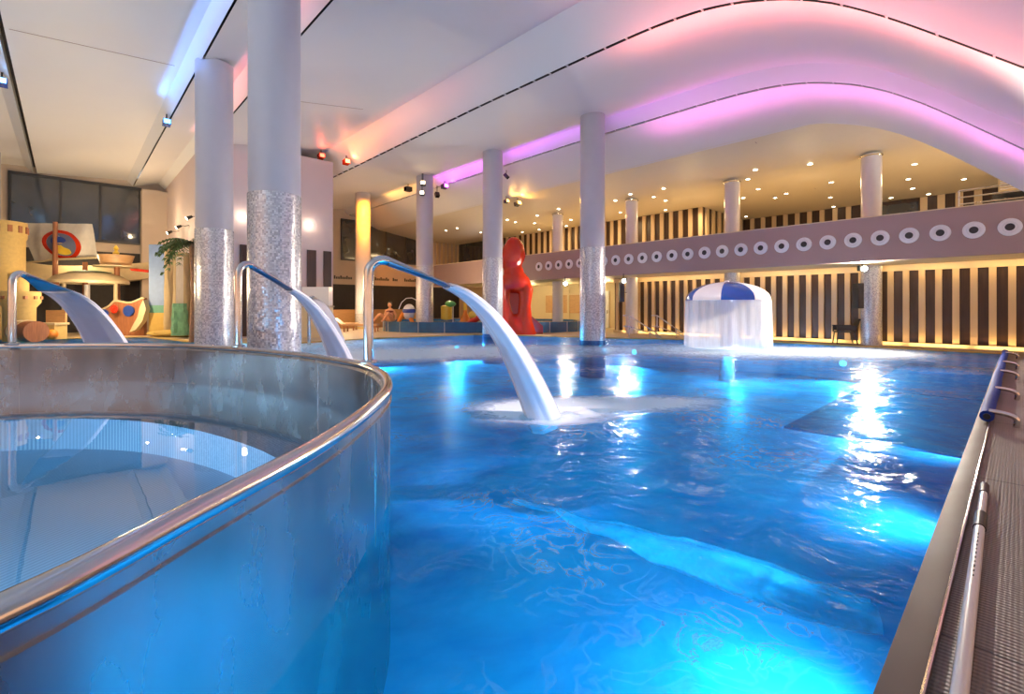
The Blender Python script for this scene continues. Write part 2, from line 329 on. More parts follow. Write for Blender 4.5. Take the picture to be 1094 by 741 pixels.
def tag(o, label=None, cat=None, group=None, kind=None):
    if label: o['label'] = label
    if cat: o['category'] = cat
    if group: o['group'] = group
    if kind: o['kind'] = kind
    return o
def thing(name, label, cat, loc=(0, 0, 0), group=None, local=False, rz=0.0):
    """an Empty at the base; children built in world coordinates (local=False) or around the base (local=True)"""
    o = bpy.data.objects.new(name, None); COL.objects.link(o); o.location = loc; o.rotation_euler = (0, 0, rz); o.empty_display_size = 0.2
    tag(o, label, cat, group)
    if not local: o['_o'] = tuple(loc)
    return o
def struct(mb, name, m, smooth=35, parent=None):
    o = mb.obj(name, m, parent, smooth)
    if parent is None: o['kind'] = 'structure'
    return o
def single(mb, name, m, label, cat, group=None, base=None, smooth=35):
    base = Vector(base) if base is not None else mb.v[0].copy()
    o = mb.obj(name, m, None, smooth, off=base); o.location = base; return tag(o, label, cat, group)
def dup(root, loc, rz=None, label=None, group=None):
    r = root.copy(); COL.objects.link(r); r.location = loc
    if rz is not None: r.rotation_euler = (0, 0, rz)
    if label: r['label'] = label
    if group: r['group'] = group
    for ch in list(root.children):
        c = ch.copy(); COL.objects.link(c); c.parent = r
        for g in list(ch.children):
            d = g.copy(); COL.objects.link(d); d.parent = c
    return r
def light(kind, name, loc, energy, color, to=None, size=0.1, angle=80, blend=0.6, shape=None, sy=None):
    L = bpy.data.lights.new(name, kind); L.energy = energy; L.color = color
    o = bpy.data.objects.new(name, L); COL.objects.link(o); o.location = loc
    if kind == 'AREA':
        L.size = size
        if sy: L.shape = 'RECTANGLE'; L.size_y = sy
    else: L.shadow_soft_size = size
    if kind == 'SPOT': L.spot_size = math.radians(angle); L.spot_blend = blend
    if to is not None: o.rotation_euler = (Vector(to) - Vector(loc)).to_track_quat('-Z', 'Y').to_euler()
    return o

# ------------------------------------------------------------------ camera, world
cam = bpy.data.cameras.new('camera'); co = bpy.data.objects.new('camera', cam); COL.objects.link(co); S.camera = co
co.location = (0, 0, EYE); co.rotation_euler = (PI / 2, 0, 0)
cam.sensor_width = 36; cam.sensor_fit = 'HORIZONTAL'; cam.lens = F / 1094 * 36
cam.shift_y = -(370.5 - HY) / 1094; cam.clip_start = 0.05; cam.clip_end = 300
W = bpy.data.worlds.new('fill_surround'); S.world = W; W.use_nodes = True  # added surround glow: bright from below for the ceilings, brown at the horizon
bg = W.node_tree.nodes['Background']; bg.inputs[1].default_value = 1.0
wt = W.node_tree; wc = wt.nodes.new('ShaderNodeTexCoord'); wsx = wt.nodes.new('ShaderNodeSeparateXYZ'); wr = wt.nodes.new('ShaderNodeValToRGB'); wm = wt.nodes.new('ShaderNodeMapRange')
wt.links.new(wc.outputs['Generated'], wsx.inputs[0]); wt.links.new(wsx.outputs[2], wm.inputs['Value']); wm.inputs['From Min'].default_value = -1; wm.inputs['From Max'].default_value = 1
wt.links.new(wm.outputs[0], wr.inputs[0]); wt.links.new(wr.outputs[0], bg.inputs[0])
el = wr.color_ramp.elements; el[0].position = 0.0; el[0].color = (4.0, 4.4, 4.6, 1); el[1].position = 1.0; el[1].color = (1.9, 1.5, 1.4, 1)
for p_, c_ in ((0.42, (4.0, 4.4, 4.6, 1)), (0.48, (1.15, 0.62, 0.36, 1)), (0.68, (1.25, 0.75, 0.5, 1))):
    e_ = el.new(p_); e_.color = c_

# ------------------------------------------------------------------ ceiling
ZP = [(-6, 1.9), (-3.5, 2.5), (-2, 3.15), (-1, 3.85), (-0.1, 4.64), (0.9, 5.58), (1.9, 6.45), (2.6, 6.92), (3.2, 7.2), (4.2, 7.55), (5.4, 7.72), (7, 7.78), (12, 7.85), (60, 7.85)]
def Z(t):
    for (a, za), (b, zb) in zip(ZP, ZP[1:]):
        if t <= b: return za + (zb - za) * (t - a) / (b - a)
    return 7.85
def Zs(t): return sum(Z(t + d) for d in (-0.5, -0.25, 0, 0.25, 0.5)) / 5
def gapw(t, k): return k
LIPS = [(-1.2, 0.3, 0.12, 0.25), (2.58, 0.26, 0.05, 0.26), (4.06, 0.37, 0.05, 0.30), (9.74, 0.86, 0.10, 0.80), (14.7, 0.42, 0.16, 0.36)]
T0, T1 = -4.0, 33.0
def tlist():
    out = []; t = T0
    while t < 9: out.append(t); t += 0.25
    while t < T1: out.append(t); t += 1.5
    return out + [T1]
TL = tlist()
def zc3(t): return min(Zs(t) - 0.52, 7.05)
def up_z(s):
    if s < 17: return 7.05
    return 7.05 + (6.6 - 7.05) * min(1, (s - 17) / 3.2)
def ceil_z(s, t):
    prev = -9.0
    for lip, w, g, D in LIPS:
        if s <= lip:
            a = prev; fold = lip - w; z = Zs(t)
            if s < fold: return z + D * min(1, (s - a) / max(0.6, fold - a))
            return z + D * (1 - ((s - fold) / w) ** 1.1)
        prev = lip + g
    if s < 17: return Zs(t) + (zc3(t) - Zs(t)) * (s - 14.84) / (17 - 14.84)
    return up_z(s)
def sheet(cols):
    """cols: list of (s, zfun) -> grid mesh along TL"""
    mb = MB(); vs = [ST(s, t, z(t)) for s, z in cols for t in TL]; n = len(TL)
    mb.add(vs, [(i * n + j, i * n + j + 1, (i + 1) * n + j + 1, (i + 1) * n + j) for i in range(len(cols) - 1) for j in range(n - 1)])
    return mb
ceil = MB(); prev = -9.0
for lip, w, g, D in LIPS:
    cols = []
    fold = lip - w
    for k in range(7):
        s_ = prev + (fold - prev) * k / 6; cols.append((s_, lambda t, s_=s_: ceil_z(max(s_, -8.999), t)))
    for k in range(1, 7):
        q = k / 6; s_ = fold + w * q; cols.append((s_, lambda t, q=q, D=D: Zs(t) + D * (1 - q ** 1.1)))
    cols.append((lip, lambda t: Zs(t) + 0.30))       # the lip's back face
    m_ = sheet(cols); ceil.add(m_.v, m_.f); prev = lip + g
cols = [(14.84, lambda t: Zs(t) + 0.3), (14.84, lambda t: Zs(t))]
for k in range(1, 7): cols.append((14.84 + 2.16 * k / 6, lambda t, q=k / 6: Zs(t) * (1 - q) + zc3(t) * q))
cols.append((17.02, lambda t: zc3(t) + 0.25))
m_ = sheet(cols); ceil.add(m_.v, m_.f)
C_OBJ = struct(ceil, 'ceiling', 'ceil', smooth=25)
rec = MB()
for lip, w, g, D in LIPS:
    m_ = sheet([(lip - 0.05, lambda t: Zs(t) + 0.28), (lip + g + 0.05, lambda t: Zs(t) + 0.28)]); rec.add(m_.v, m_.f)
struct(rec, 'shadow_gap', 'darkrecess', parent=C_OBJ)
tick = MB()
for lip, w, g, D in LIPS[3:]:
    t = -1.0
    while t < 26:
        tick.box(ST(lip + g / 2, t, Zs(t) + 0.02), (g / 2 + 0.02, 0.012, 0.02), (U, V, Vector((0, 0, 1)))); t += 0.62
struct(tick, 'gap_bracket', 'white', parent=C_OBJ)
rail = MB(); rail.tube([ST(14.77, t, Zs(t) + 0.05) for t in TL], 0.035, 6); struct(rail, 'lighting_rail', 'black', parent=C_OBJ)
up = MB(); vs = []; ss = [16.9, 17.5, 18.2, 19, 20.2, 25, 31]
up.grid(lambda a, b: ST(ss[round(a * 6)], -9 + 42 * b, up_z(ss[round(a * 6)]) + (0.03 if a == 0 else 0)), 6, 20)
struct(up, 'ceiling_gallery', mat('cream_gallery_ceiling', (0.74, 0.66, 0.52), 0.45, var=0.015))
jm = MB()
for (a, b) in ((ST(17.3, 6.2, up_z(17.3) - 0.004), ST(24.4, 6.2, 6.596)),): jm.tube([a, b], 0.012, 4)
for t_ in (16.2,):
    for s0, s1 in ((-1.0, 2.2), (4.2, 7.8)): jm.tube([ST(s0 + (s1 - s0) * k / 6, t_, ceil_z(s0 + (s1 - s0) * k / 6, t_)) for k in range(7)], 0.010, 4)
struct(jm, 'ceiling_joint', 'taupe', parent=C_OBJ)
roof = MB(); roof.stbox(-12, 32, -9, 36, 8.75, 8.9); struct(roof, 'roof', 'darkrecess')

# ------------------------------------------------------------------ floor, pool basin
pool = [(19.3, 0.32), (19.3, 6), (18.3, 9), (16.6, 12), (15.8, 14.2), (14.0, 17.6), (9.5, 18.4), (5.6, 17.8), (3.4, 21.5), (2.6, 26), (-2, 28), (-9, 28), (-9, 0.32)]
outer = [(-12, -9), (31, -9), (31, 34), (-12, 34)]
def flat(polys, z):
    P2 = [[ST(a, b, z) for a, b in p] for p in polys]; tri = tessellate_polygon(P2); allv = [p for q in P2 for p in q]
    mb = MB(); fs = []
    for t in tri:
        a, b, c = (allv[i] for i in t); fs.append(t if (b - a).cross(c - a).z > 0 else (t[0], t[2], t[1]))
    mb.add(allv, fs); return mb
FZ = 0.012
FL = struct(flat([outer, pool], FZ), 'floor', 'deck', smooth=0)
basin = flat([pool], -1.15); n = len(pool)
basin.add([ST(a, b, FZ) for a, b in pool] + [ST(a, b, -1.15) for a, b in pool], [(i, (i + 1) % n, n + (i + 1) % n, n + i) for i in range(n)])
struct(basin, 'floor_pool_basin', 'poolsteel', smooth=0)
# steel overflow edge on the right and on the far side
ed = MB(); ed.prism([ST(-9, 0.215, 0.035), ST(-9, 0.235, 0.04), ST(-9, 0.345, 0.006), ST(-9, 0.345, -0.25), ST(-9, 0.32, -0.25), ST(-9, 0.215, -0.02)], U * 28.3)
oe = tag(ed.obj('overflow_edge', 'edgesteel', None), 'long brown-grey steel overflow edge along the right side of the pool', 'pool edge')
ed = MB(); ed.tube([ST(-9, 0.222, 0.036), ST(19.3, 0.222, 0.036)], 0.008, 8); o_ = ed.obj('bright_lip', 'steel2', oe); o_['label'] = 'polished bright steel lip'
ed = MB()
for (a, b) in zip(pool[0:11], pool[1:12]):
    pa, pb = ST(*a, 0.006), ST(*b, 0.006); d = (pb - pa).normalized(); nn = Vector((-d.y, d.x, 0))
    ed.box((pa + pb) / 2 + Vector((0, 0, 0.008)) - nn * 0.0, ((pb - pa).length / 2, 0.11, 0.02), (d, nn, Vector((0, 0, 1))))
tag(ed.obj('pool_kerb', 'sand_paint', None), 'tan tiled kerb around the far sides of the pool', 'kerb')

# tub outline -------------------------------------------------------
Q = 0.6
rim0 = [(-1.648, 1.527), (-1.56, 2.15), (-1.46, 2.75), (-1.385, 3.4), (-1.366, 4.12), (-1.40, 4.9), (-1.48, 5.65), (-1.72, 6.5), (-2.06, 7.29), (-2.56, 8.08), (-3.34, 8.85), (-4.15, 9.57), (-5.26, 10.36), (-6.4, 11.05), (-7.7, 11.65), (-8.95, 12.05), (-10.8, 12.2), (-12.7, 11.85),
        (-14.6, 11.0), (-16.2, 9.3), (-17.1, 7), (-17.3, 4), (-16.4, 0.8), (-14.6, -1.7), (-12, -3.4), (-9.6, -3.8), (-6.8, -3.3), (-4.6, -2.0), (-3.0, -0.4), (-2.1, 0.7)]
rim0 = [Vector((a * Q, b * Q, 0)) for a, b in rim0]
def crom(p, sub=5):
    out = []; n = len(p)
    for i in range(n):
        a, b, c, d = p[i - 1], p[i], p[(i + 1) % n], p[(i + 2) % n]
        for k in range(sub):
            t = k / sub; out.append(0.5 * ((2 * b) + (c - a) * t + (2 * a - 5 * b + 4 * c - d) * t * t + (3 * b - a - 3 * c + d) * t ** 3))
    return out
rim = crom(rim0)
for _ in range(6): rim = [(rim[i - 1] + rim[i] * 2 + rim[(i + 1) % len(rim)]) / 4 for i in range(len(rim))]
NR = len(rim)
def offs(d):
    out = []
    for i in range(NR):
        tg = (rim[(i + 1) % NR] - rim[i - 1]).normalized(); nrm = Vector((tg.y, -tg.x, 0)); out.append(rim[i] + nrm * d)
    return out
ctr = sum(rim, Vector()) / NR
sgn = 1 if ((offs(0.1)[0] - ctr).length > (rim[0] - ctr).length) else -1
def ring(d, z): return [p + Vector((0, 0, z)) for p in offs(d * sgn)]
def loft(rings):
    mb = MB(); vs = [p for r in rings for p in r]
    mb.add(vs, [(i * NR + k, i * NR + (k + 1) % NR, (i + 1) * NR + (k + 1) % NR, (i + 1) * NR + k) for i in range(len(rings) - 1) for k in range(NR)]); return mb
RIMZ = 0.75
tub = thing('whirlpool_tub', 'large round stainless steel whirlpool tub rising out of the pool in the left foreground', 'tub', (ctr.x, ctr.y, -1.15))
cp = MB(); cp.tube(ring(0, RIMZ), 0.04, 16, closed=True); cp.obj('coping_rail', 'steel2', tub)
loft([ring(0.018, RIMZ - 0.015), ring(0.018, RIMZ - 0.075), ring(0.030, RIMZ - 0.080), ring(0.030, RIMZ - 0.088), ring(0.018, RIMZ - 0.093), ring(0.018, -1.15)]).obj('outer_wall', 'steelwall', tub, smooth=30)
loft([ring(-0.02, RIMZ - 0.015), ring(-0.05, RIMZ - 0.05), ring(-0.05, -0.45)]).obj('inner_wall', M['steelwall'], tub)
bench = loft([ring(-0.05, -0.25), ring(-0.55, -0.25), ring(-0.55, -0.7)]); bench.obj('bench', 'ribsteel', tub)
fl = MB(); rr_ = ring(-0.55, -0.68); fl.add(rr_, [tuple(range(NR))]); fl.obj('tub_floor', 'ribsteel', tub, smooth=0)
sm = MB()
for x_ in (397.0,):
    i = min(range(NR), key=lambda k: abs((HX + F * rim[k].x / rim[k].y) - x_) if (rim[k].y > 0.5 and rim[k].y < 3) else 1e9)
    p = ring(0.019, 0)[i]; sm.box(p + Vector((0, 0, 0.28)), (0.004, 0.004, 0.37)); sm.obj('weld_seam', 'steel2', tub)
for i in (40, 52, 68, 84): sm = MB(); p = ring(-0.049, 0)[i]; sm.box(p + Vector((0, 0, 0.35)), (0.004, 0.004, 0.33)); sm.obj('weld_seam', 'steel2', tub)
tw = MB(); tw.add(ring(-0.05, 0.21), [tuple(range(NR))])
M['tubwater'] = water_mat('calm_tub_water', (0.35, 0.62, 0.85, 1), 1.6, ((0.7, 0.10), (3.0, 0.01)), 0.02, rough=0.0)
tag(tw.obj('tub_water', 'tubwater', None, smooth=0), 'calm mirror-like water inside the round steel tub', 'water', kind='stuff')

# pool water
def foam_at(x, y, ang, rx, ry, amt): p = G(x, y); return (p.x, p.y, ang, rx, ry, amt)
FOAM = [foam_at(592, 437, 0.3, 0.6, 0.4, 5), foam_at(650, 431, 0.1, 1.1, 0.36, 3.0), foam_at(470, 377, 0.1, 3.6, 1.5, 1.3), foam_at(395, 380, 0, 1.2, 1.0, 1.4), foam_at(560, 372, 0, 3.2, 1.2, 0.6),
        foam_at(776, 374, 0, 2.1, 1.9, 1.2), foam_at(940, 374, 0.7, 2.6, 1.0, 0.9), foam_at(860, 376, 0, 2.4, 1.2, 0.5), foam_at(330, 368, 0, 3, 2.5, 1.0)]
M['water'] = water_mat('rippled_pool_water', (0.06, 0.66, 1.0, 1), 1.25, ((0.9, 0.55), (2.6, 0.35), (7.0, 0.05)), 0.09, FOAM, rough=0.14, wisps=0.45, refl=0.42, swirl=(0.025, 0.42, 0.80, 1))
tub_hole = [to_st(p) for p in ring(0.01, 0)][::3]
wt = flat([[(a, b) for a, b in pool], tub_hole], 0.0)
tag(wt.obj('pool_water', 'water', None, smooth=0), 'blue rippling water filling the big pool', 'water', kind='stuff')

M['subm'] = mat('submerged_slate_panel', (0.10, 0.26, 0.42), 0.5)
# submerged dark ribbed swim-channel panels on the right
sub = MB(); sub.stbox(7.5, 12.1, 0.36, 2.3, -0.40, -0.37)
tag(sub.obj('submerged_platform', 'subm'), 'dark submerged panel in the water beside the padded tube, nearer one', 'platform')
sub = MB(); sub.stbox(12.2, 18.6, 0.36, 2.3, -0.40, -0.37)
tag(sub.obj('submerged_platform', 'subm'), 'dark submerged panel in the water beside the padded tube, farther one', 'platform')

# ------------------------------------------------------------------ walls
VW = 32.8
def slats(mb, axis, fixed, a0, a1, z0, z1, pitch, w, depth=0.10, phase=0.0):
    k = math.ceil((a0 - phase) / pitch); c = phase + k * pitch
    while c < a1:
        if axis == 't': mb.stbox(fixed - depth, fixed, c - w / 2, c + w / 2, z0, z1)
        else: mb.stbox(c - w / 2, c + w / 2, fixed - depth, fixed, z0, z1)
        c += pitch
# ground-floor striped wall
b = MB(); b.stbox(20.70, 20.85, -9, 14.3, 0, 2.9); WR = struct(b, 'wall_right', 'brown')
b = MB(); slats(b, 't', 20.70, -8.6, 14.2, 0.12, 2.56, 0.411, 0.165, 0.09, 0.127); struct(b, 'slats', 'slat', parent=WR)
b = MB(); b.stbox(20.56, 20.70, -9, 14.3, 0.01, 0.13); struct(b, 'baseboard_right', 'cream')
b = MB(); b.stbox(20.60, 20.70, -9, 14.3, 2.55, 2.76); struct(b, 'trim_1', 'cream')
b = MB(); b.stbox(20.85, 24.5, 14.1, 14.3, 0, 2.76); struct(b, 'wall_recess_side', 'cream')
b = MB(); b.stbox(24.5, 24.7, 14.1, VW, 0, 3.0); struct(b, 'wall_recess_back', 'cream')
# brown window and door in the lit recess
b = MB(); b.stbox(24.40, 24.5, 19.5, 22.6, 0.9, 2.1); w_ = struct(b, 'window_3', 'wood2')
b = MB(); b.stbox(24.34, 24.42, 19.4, 22.7, 2.1, 2.2); b.stbox(24.34, 24.42, 20.45, 20.6, 0.1, 2.5); struct(b, 'window_frame', 'cream', parent=w_)
b = MB(); b.stbox(24.38, 24.5, 17.3, 18.5, 0.0, 2.3); d_ = struct(b, 'door_1', 'white')
b = MB(); b.stbox(24.33, 24.40, 17.6, 18.15, 1.0, 2.1); struct(b, 'door_glass', 'black', parent=d_)
b = MB(); b.stbox(24.33, 24.40, 17.35, 17.4, 0.9, 1.1); struct(b, 'door_handle', 'steel2', parent=d_)
# balcony
GS = 18.34; GT = 27.4
b = MB(); b.stbox(GS, GS + 0.14, -9, GT, 2.76, 4.14); b.stbox(GS + 0.14, GS + 6, GT - 0.14, GT, 2.76, 4.14); BAL = struct(b, 'wall_gallery_parapet', 'taupe')
b = MB(); b.stbox(GS + 0.02, 31, -9, GT, 2.77, 2.98); struct(b, 'floor_gallery', 'cream')
b = MB(); b.stbox(GS - 0.012, GS + 0.15, -9, GT + 0.01, 4.13, 4.16); struct(b, 'trim_2', 'cream')
# upstairs walls
b = MB(); b.stbox(24.5, 24.7, 11.4, 28.6, 2.98, 6.6); b.stbox(24.7, 30, 11.4, 11.6, 2.98, 6.6); b.stbox(30, 30.2, -9, 11.6, 2.98, 6.6); WU = struct(b, 'wall_gallery_back', 'brown')
b = MB(); slats(b, 't', 24.5, 11.5, 28.5, 2.98, 6.58, 0.56, 0.21, 0.10, 11.5); slats(b, 't', 30.0, 5.6, 11.4, 2.98, 6.58, 0.6, 0.22, 0.1, 0.1); slats(b, 't', 30.0, 1.0, 3.2, 2.98, 6.58, 0.62, 0.26, 0.1, 0)
slats(b, 's', 11.4, 24.6, 30, 2.98, 6.58, 0.75, 0.28, 0.1, 24.9); struct(b, 'slats', 'slat', parent=WU)
b = MB(); b.stbox(29.9, 29.99, 3.3, 5.5, 3.0, 6.4); b.stbox(29.9, 29.99, -8, 0.8, 3.0, 6.4); struct(b, 'window_4', 'glass')
# louvred window at the right end
b = MB(); b.stbox(27.0, 27.2, -1.2, 0.55, 5.9, 6.6) ; w_ = struct(b, 'window_5', 'cream')
b = MB()
for k in range(7): b.stbox(26.9, 27.0, -1.15, 0.5, 5.96 + k * 0.09, 5.99 + k * 0.09)
struct(b, 'louvre', 'white', parent=w_)
# far wall with the window band
b = MB(); b.stbox(-9, 25, VW, VW + 0.2, 0, 8.3); WF = struct(b, 'wall_left', 'beige')
b = MB(); b.stbox(9.1, 24.5, VW - 0.04, VW, 0.35, 2.9); struct(b, 'dark_opening', 'darkrecess', parent=WF)  # flat sheet, the recess's darkness put into its colour
b = MB(); b.stbox(-9, 3.6, VW - 0.04, VW, 0.0, 4.2); struct(b, 'shade_sheet', 'darkrecess', parent=WF)  # dark space behind the ship put in as a near-black sheet
b = MB(); slats(b, 's', VW, 21.8, 24.4, 4.2, 7.6, 0.42, 0.17, 0.1, 0); struct(b, 'slats', 'slat', parent=WF)
def window(n_, s0, s1, z0, z1, cuts):
    b = MB(); b.stbox(s0, s1, VW - 0.06, VW - 0.02, z0, z1); w = struct(b, 'window_%d' % n_, 'glass')
    b = MB(); e = 0.10
    b.stbox(s0 - e, s1 + e, VW - 0.14, VW - 0.03, z0 - e, z0 + 0.02); b.stbox(s0 - e, s1 + e, VW - 0.14, VW - 0.03, z1 - 0.02, z1 + e)
    for c in [s0 - e / 2] + cuts + [s1 + e / 2]: b.stbox(c - 0.05, c + 0.05, VW - 0.14, VW - 0.03, z0, z1)
    struct(b, 'window_frame', 'frame', parent=w); return w
window(1, -1.95, 2.85, 4.78, 7.68, [-0.25, 1.25])
window(2, 14.2, 21.6, 4.72, 7.45, [15.9, 17.6, 19.3, 20.6])
b = MB(); b.stbox(22.0, 24.45, VW - 0.06, VW - 0.02, 0.2, 0.3)
b = MB(); b.stbox(24.42, 24.5, 28.6, VW, 4.1, 6.7); struct(b, 'window_6', 'glass')
b = MB(); s_ = 12.6
for wl in (5, 9, 0, 6, 8, 3, 0, 7, 5):
    for q in range(wl): b.stbox(s_, s_ + 0.11, VW - 0.012, VW - 0.002, 3.28, 3.28 + (0.16 if q % 3 else 0.24)); s_ += 0.15
    s_ += 0.28
struct(b, 'wall_lettering', 'frame', parent=WF)
# core block
b = MB(); b.stbox(4.0, 9.1, 22.0, VW, 0, 8.1); WC = struct(b, 'wall_core', 'plaster')
b = MB(); 
for a0, a1 in ((4.15, 4.45), (5.2, 5.65), (7.9, 8.3), (8.65, 9.0)): b.stbox(a0, a1, 21.93, 22.0, 0.1, 3.9)
struct(b, 'dark_strip', 'brown', parent=WC)
b = MB(); b.stbox(2.9, 4.0, 31.9, VW, 0, 7.6); struct(b, 'wall_pier', 'beige')
b = MB(); b.stbox(-9.2, -9, 12, VW, 0, 8.3); struct(b, 'wall_far_side', 'beige')

# ------------------------------------------------------------------ columns
def column(s_, t_, r, label, mos, top=None, group='grey round columns with mosaic lower halves', base=0.0, water=True):
    p = ST(s_, t_, base); top = (top or ceil_z(s_, t_)) - 0.015 - base
    c = thing('column', label, 'column', p, group, local=True)
    b = MB(); b.lathe([(r - 0.012, mos), (r - 0.012, top + 0.0)], 48); b.obj('shaft', 'column', c)
    b = MB(); b.lathe([(r, 0.14), (r, mos), (r - 0.012, mos + 0.006)], 48); b.obj('mosaic_cladding', 'mosaic', c)
    b = MB(); b.lathe([(r + 0.004, -1.14 if water else 0.013), (r + 0.004, 0.14), (r, 0.145)], 48); b.obj('tiled_foot', 'bluetile' if water else 'castle', c)
    return c
MH = 3.42
column(2.85, 9.57, 0.46, 'thickest, nearest grey column rising behind the rim of the steel tub', MH)
column(2.93, 15.0, 0.46, 'second grey column from the left, standing just left of the nearest one', MH)
column(13.7, 10.41, 0.45, 'grey column in mid pool, right of the red slide, reflecting in the water', MH)
column(13.7, 15.87, 0.45, 'grey column whose right edge touches the red slide, behind the long water arc', MH + 0.05)
column(13.7, 21.33, 0.45, 'pinkish column by the blue tiled basin with two lit lamps at its top', MH, water=False)
column(12.9, 26.8, 0.45, 'column washed bright orange at the top, behind the tallest spout', 0.9, water=False)
column(-2.55, 30.4, 0.45, 'pale column at the far left edge beside the castle tower', 0.9, water=False)
gal = 'slim gallery columns rising from the parapet to the ceiling'
names = ['slim pale column at the gallery nearest the right side, above the black chair', 'slim pale gallery column directly above the mushroom fountain', 'slim pale gallery column just right of the mid-pool grey column', 'slim pale gallery column between the red slide and the mid-pool column']
for t_, nm in zip((3.48, 8.19, 13.03, 17.87), names):
    c = thing('gallery_column', nm, 'column', ST(20.3, t_, 0), gal, local=True)
    b = MB(); b.lathe([(0.30, 2.99), (0.30, 6.58)], 32); b.obj('upper_shaft', 'gloss_col', c)
    b = MB(); b.lathe([(0.30, 0.013), (0.30, 2.75)], 32); b.obj('lower_shaft', 'mosaic' if t_ < 10 else 'white', c)
    b = MB(); b.lathe([(0.30, 6.50), (0.33, 6.53), (0.33, 6.585)], 32); b.obj('collar', 'steel2', c)

# ------------------------------------------------------------------ portholes on the parapet
ph = None
for i in range(-1, 26):
    loc = ST(GS, 0.155 + 0.692 * i, 3.46)
    if ph is None:
        ph = thing('porthole_light', 'x', 'porthole', loc, 'white ringed portholes along the gallery parapet', local=True, rz=ROT - PI / 2)
        R90 = Matrix.Rotation(PI / 2, 4, 'X')
        def face(mb):   # lathe around local Y, facing -Y
            mb.v = [R90 @ v for v in mb.v]; return mb
        b = MB(); b.lathe([(0.235, -0.005), (0.235, 0.03), (0.22, 0.045), (0.15, 0.05), (0.145, 0.035)], 32); face(b).obj('outer_ring', 'white', ph)
        b = MB(); b.lathe([(0.145, 0.03), (0.135, 0.055), (0.10, 0.06), (0.095, 0.03)], 32); face(b).obj('inner_ring', 'white', ph)
        b = MB(); b.lathe([(0.098, 0.034), (0.001, 0.034)], 32); face(b).obj('dark_lens', 'black', ph)
        o = ph
    else: o = dup(ph, loc)
    ph_names = {-1: 'porthole', }
    which = ['first', 'second', 'third', 'fourth', 'fifth', 'sixth', 'seventh', 'eighth', 'ninth', 'tenth', 'eleventh', 'twelfth', 'thirteenth', 'fourteenth', 'fifteenth', 'sixteenth', 'seventeenth', 'eighteenth', 'nineteenth', 'twentieth', 'twenty-first', 'twenty-second', 'twenty-third', 'twenty-fourth', 'twenty-fifth', 'twenty-sixth', 'twenty-seventh']
    if i < 0: COL.objects.unlink(o) if False else None
    o['label'] = 'white ringed porthole on the gallery parapet, %s counting from the right end of the photo' % which[max(i, 0)]
    if i < 0: FIRST = o
# the extra one beyond the frame on the right is not in the photo
for ch in list(FIRST.children): bpy.data.objects.remove(ch)
bpy.data.objects.remove(FIRST)

# ------------------------------------------------------------------ spouts and jets
def spout(base, dirn, L, ztop, ztip, label, jetlabel, r=0.048, land=1.5, wtip=0.11, w_land=0.34, jl=1.0, zend=-0.05, tz=RIMZ):
    dirn = Vector(dirn).normalized(); base = Vector(base); t = thing('water_spout', label, 'spout', base, 'swan-neck steel water spouts', local=False)
    side = Vector((-dirn.y, dirn.x, 0))
    pts = [base, base + Vector((0, 0, (ztop - base.z) * 0.5)), base + Vector((0, 0, ztop - base.z - 0.19))]
    rb = 0.15; c = base + dirn * rb; zc = ztop - rb - 0.02
    slope = math.atan2(ztop - ztip, L)
    for k in range(1, 10):
        a = PI - (PI / 2 + slope) * k / 9; pts.append(Vector((c.x, c.y, 0)) + dirn * (rb * math.cos(a)) + Vector((0, 0, zc + rb * math.sin(a))))
    b = MB(); b.tube(pts, r, 20); b.obj('neck_pipe', 'steel2', t)
    b = MB(); b.lathe([(r, 0), (r * 1.9, 0.0), (r * 1.9, 0.012), (r * 1.05, 0.03)], 24, base); b.obj('base_collar', 'steel2', t)
    # open half-round nozzle, flattening and widening to the tip
    a = pts[-1]; tip = base + dirn * L; tip.z = ztip
    def noz(i, j):
        p = a.lerp(tip, i); th = PI * j   # upper half shell
        w = r + (wtip - r) * i; h = r * (1 - 0.45 * i)
        return p + side * (math.cos(th) * w) + Vector((0, 0, math.sin(th) * h))
    b = MB(); b.grid(noz, 10, 14)
    def noz2(i, j):
        p = a.lerp(tip, i); th = PI * j; w = (r + (wtip - r) * i) * 0.97; h = r * (1 - 0.45 * i) * 0.9
        return p + side * (math.cos(th) * w) + Vector((0, 0, -r * (1 - i) * math.sin(th) - 0.004))
    b.obj('nozzle_hood', 'steel2', t)
    b = MB(); b.grid(noz2, 10, 14); b.obj('nozzle_tray', M['nozzleblue'], t)
    # jet
    n = 22; top = []
    def jet(i, j):
        x = land * i; zt = ztip + 0.01; z = zt - (zt - zend) * (0.45 * i + 0.55 * i * i) if False else zt + (-(ztop - ztip) / L * 0.75) * x - ((zt - zend) - (ztop - ztip) / L * 0.75 * land) * i * i
        w = wtip * 0.92 + (w_land - wtip) * (i ** 1.1); h = 0.04 + 0.16 * i
        th = 2 * PI * j; p = tip + dirn * x - dirn * 0.03; p.z = z
        nrm = (dirn * 0.55 * i + Vector((0, 0, 1 - 0.6 * i))).normalized()
        e = 1 + 0.03 * math.sin(9 * th + i * 3)
        return p + side * (math.cos(th) * w * e) + nrm * (math.sin(th) * h * e)
    b = MB(); b.grid(jet, 48, 48)
    j = single(b, 'water_jet', 'jet', jetlabel, 'water jet', 'white arcs of water falling from the spouts', base=tip)
    return t, tip + dirn * land
M['nozzleblue'] = steel_mat('blue_lit_steel', (0.35, 0.42, 0.48), 0.35)  # blue reflection on the nozzle underside put into the steel's colour
ZB = RIMZ + 0.035
spout((-1.44, 4.76, ZB), (0.875, 0.485, 0), 0.86, 1.84, 1.56, 'tallest nearest swan-neck spout on the right end of the tub rim', 'thick white water arc in the centre falling into open pool', land=1.27, w_land=0.30, wtip=0.13)
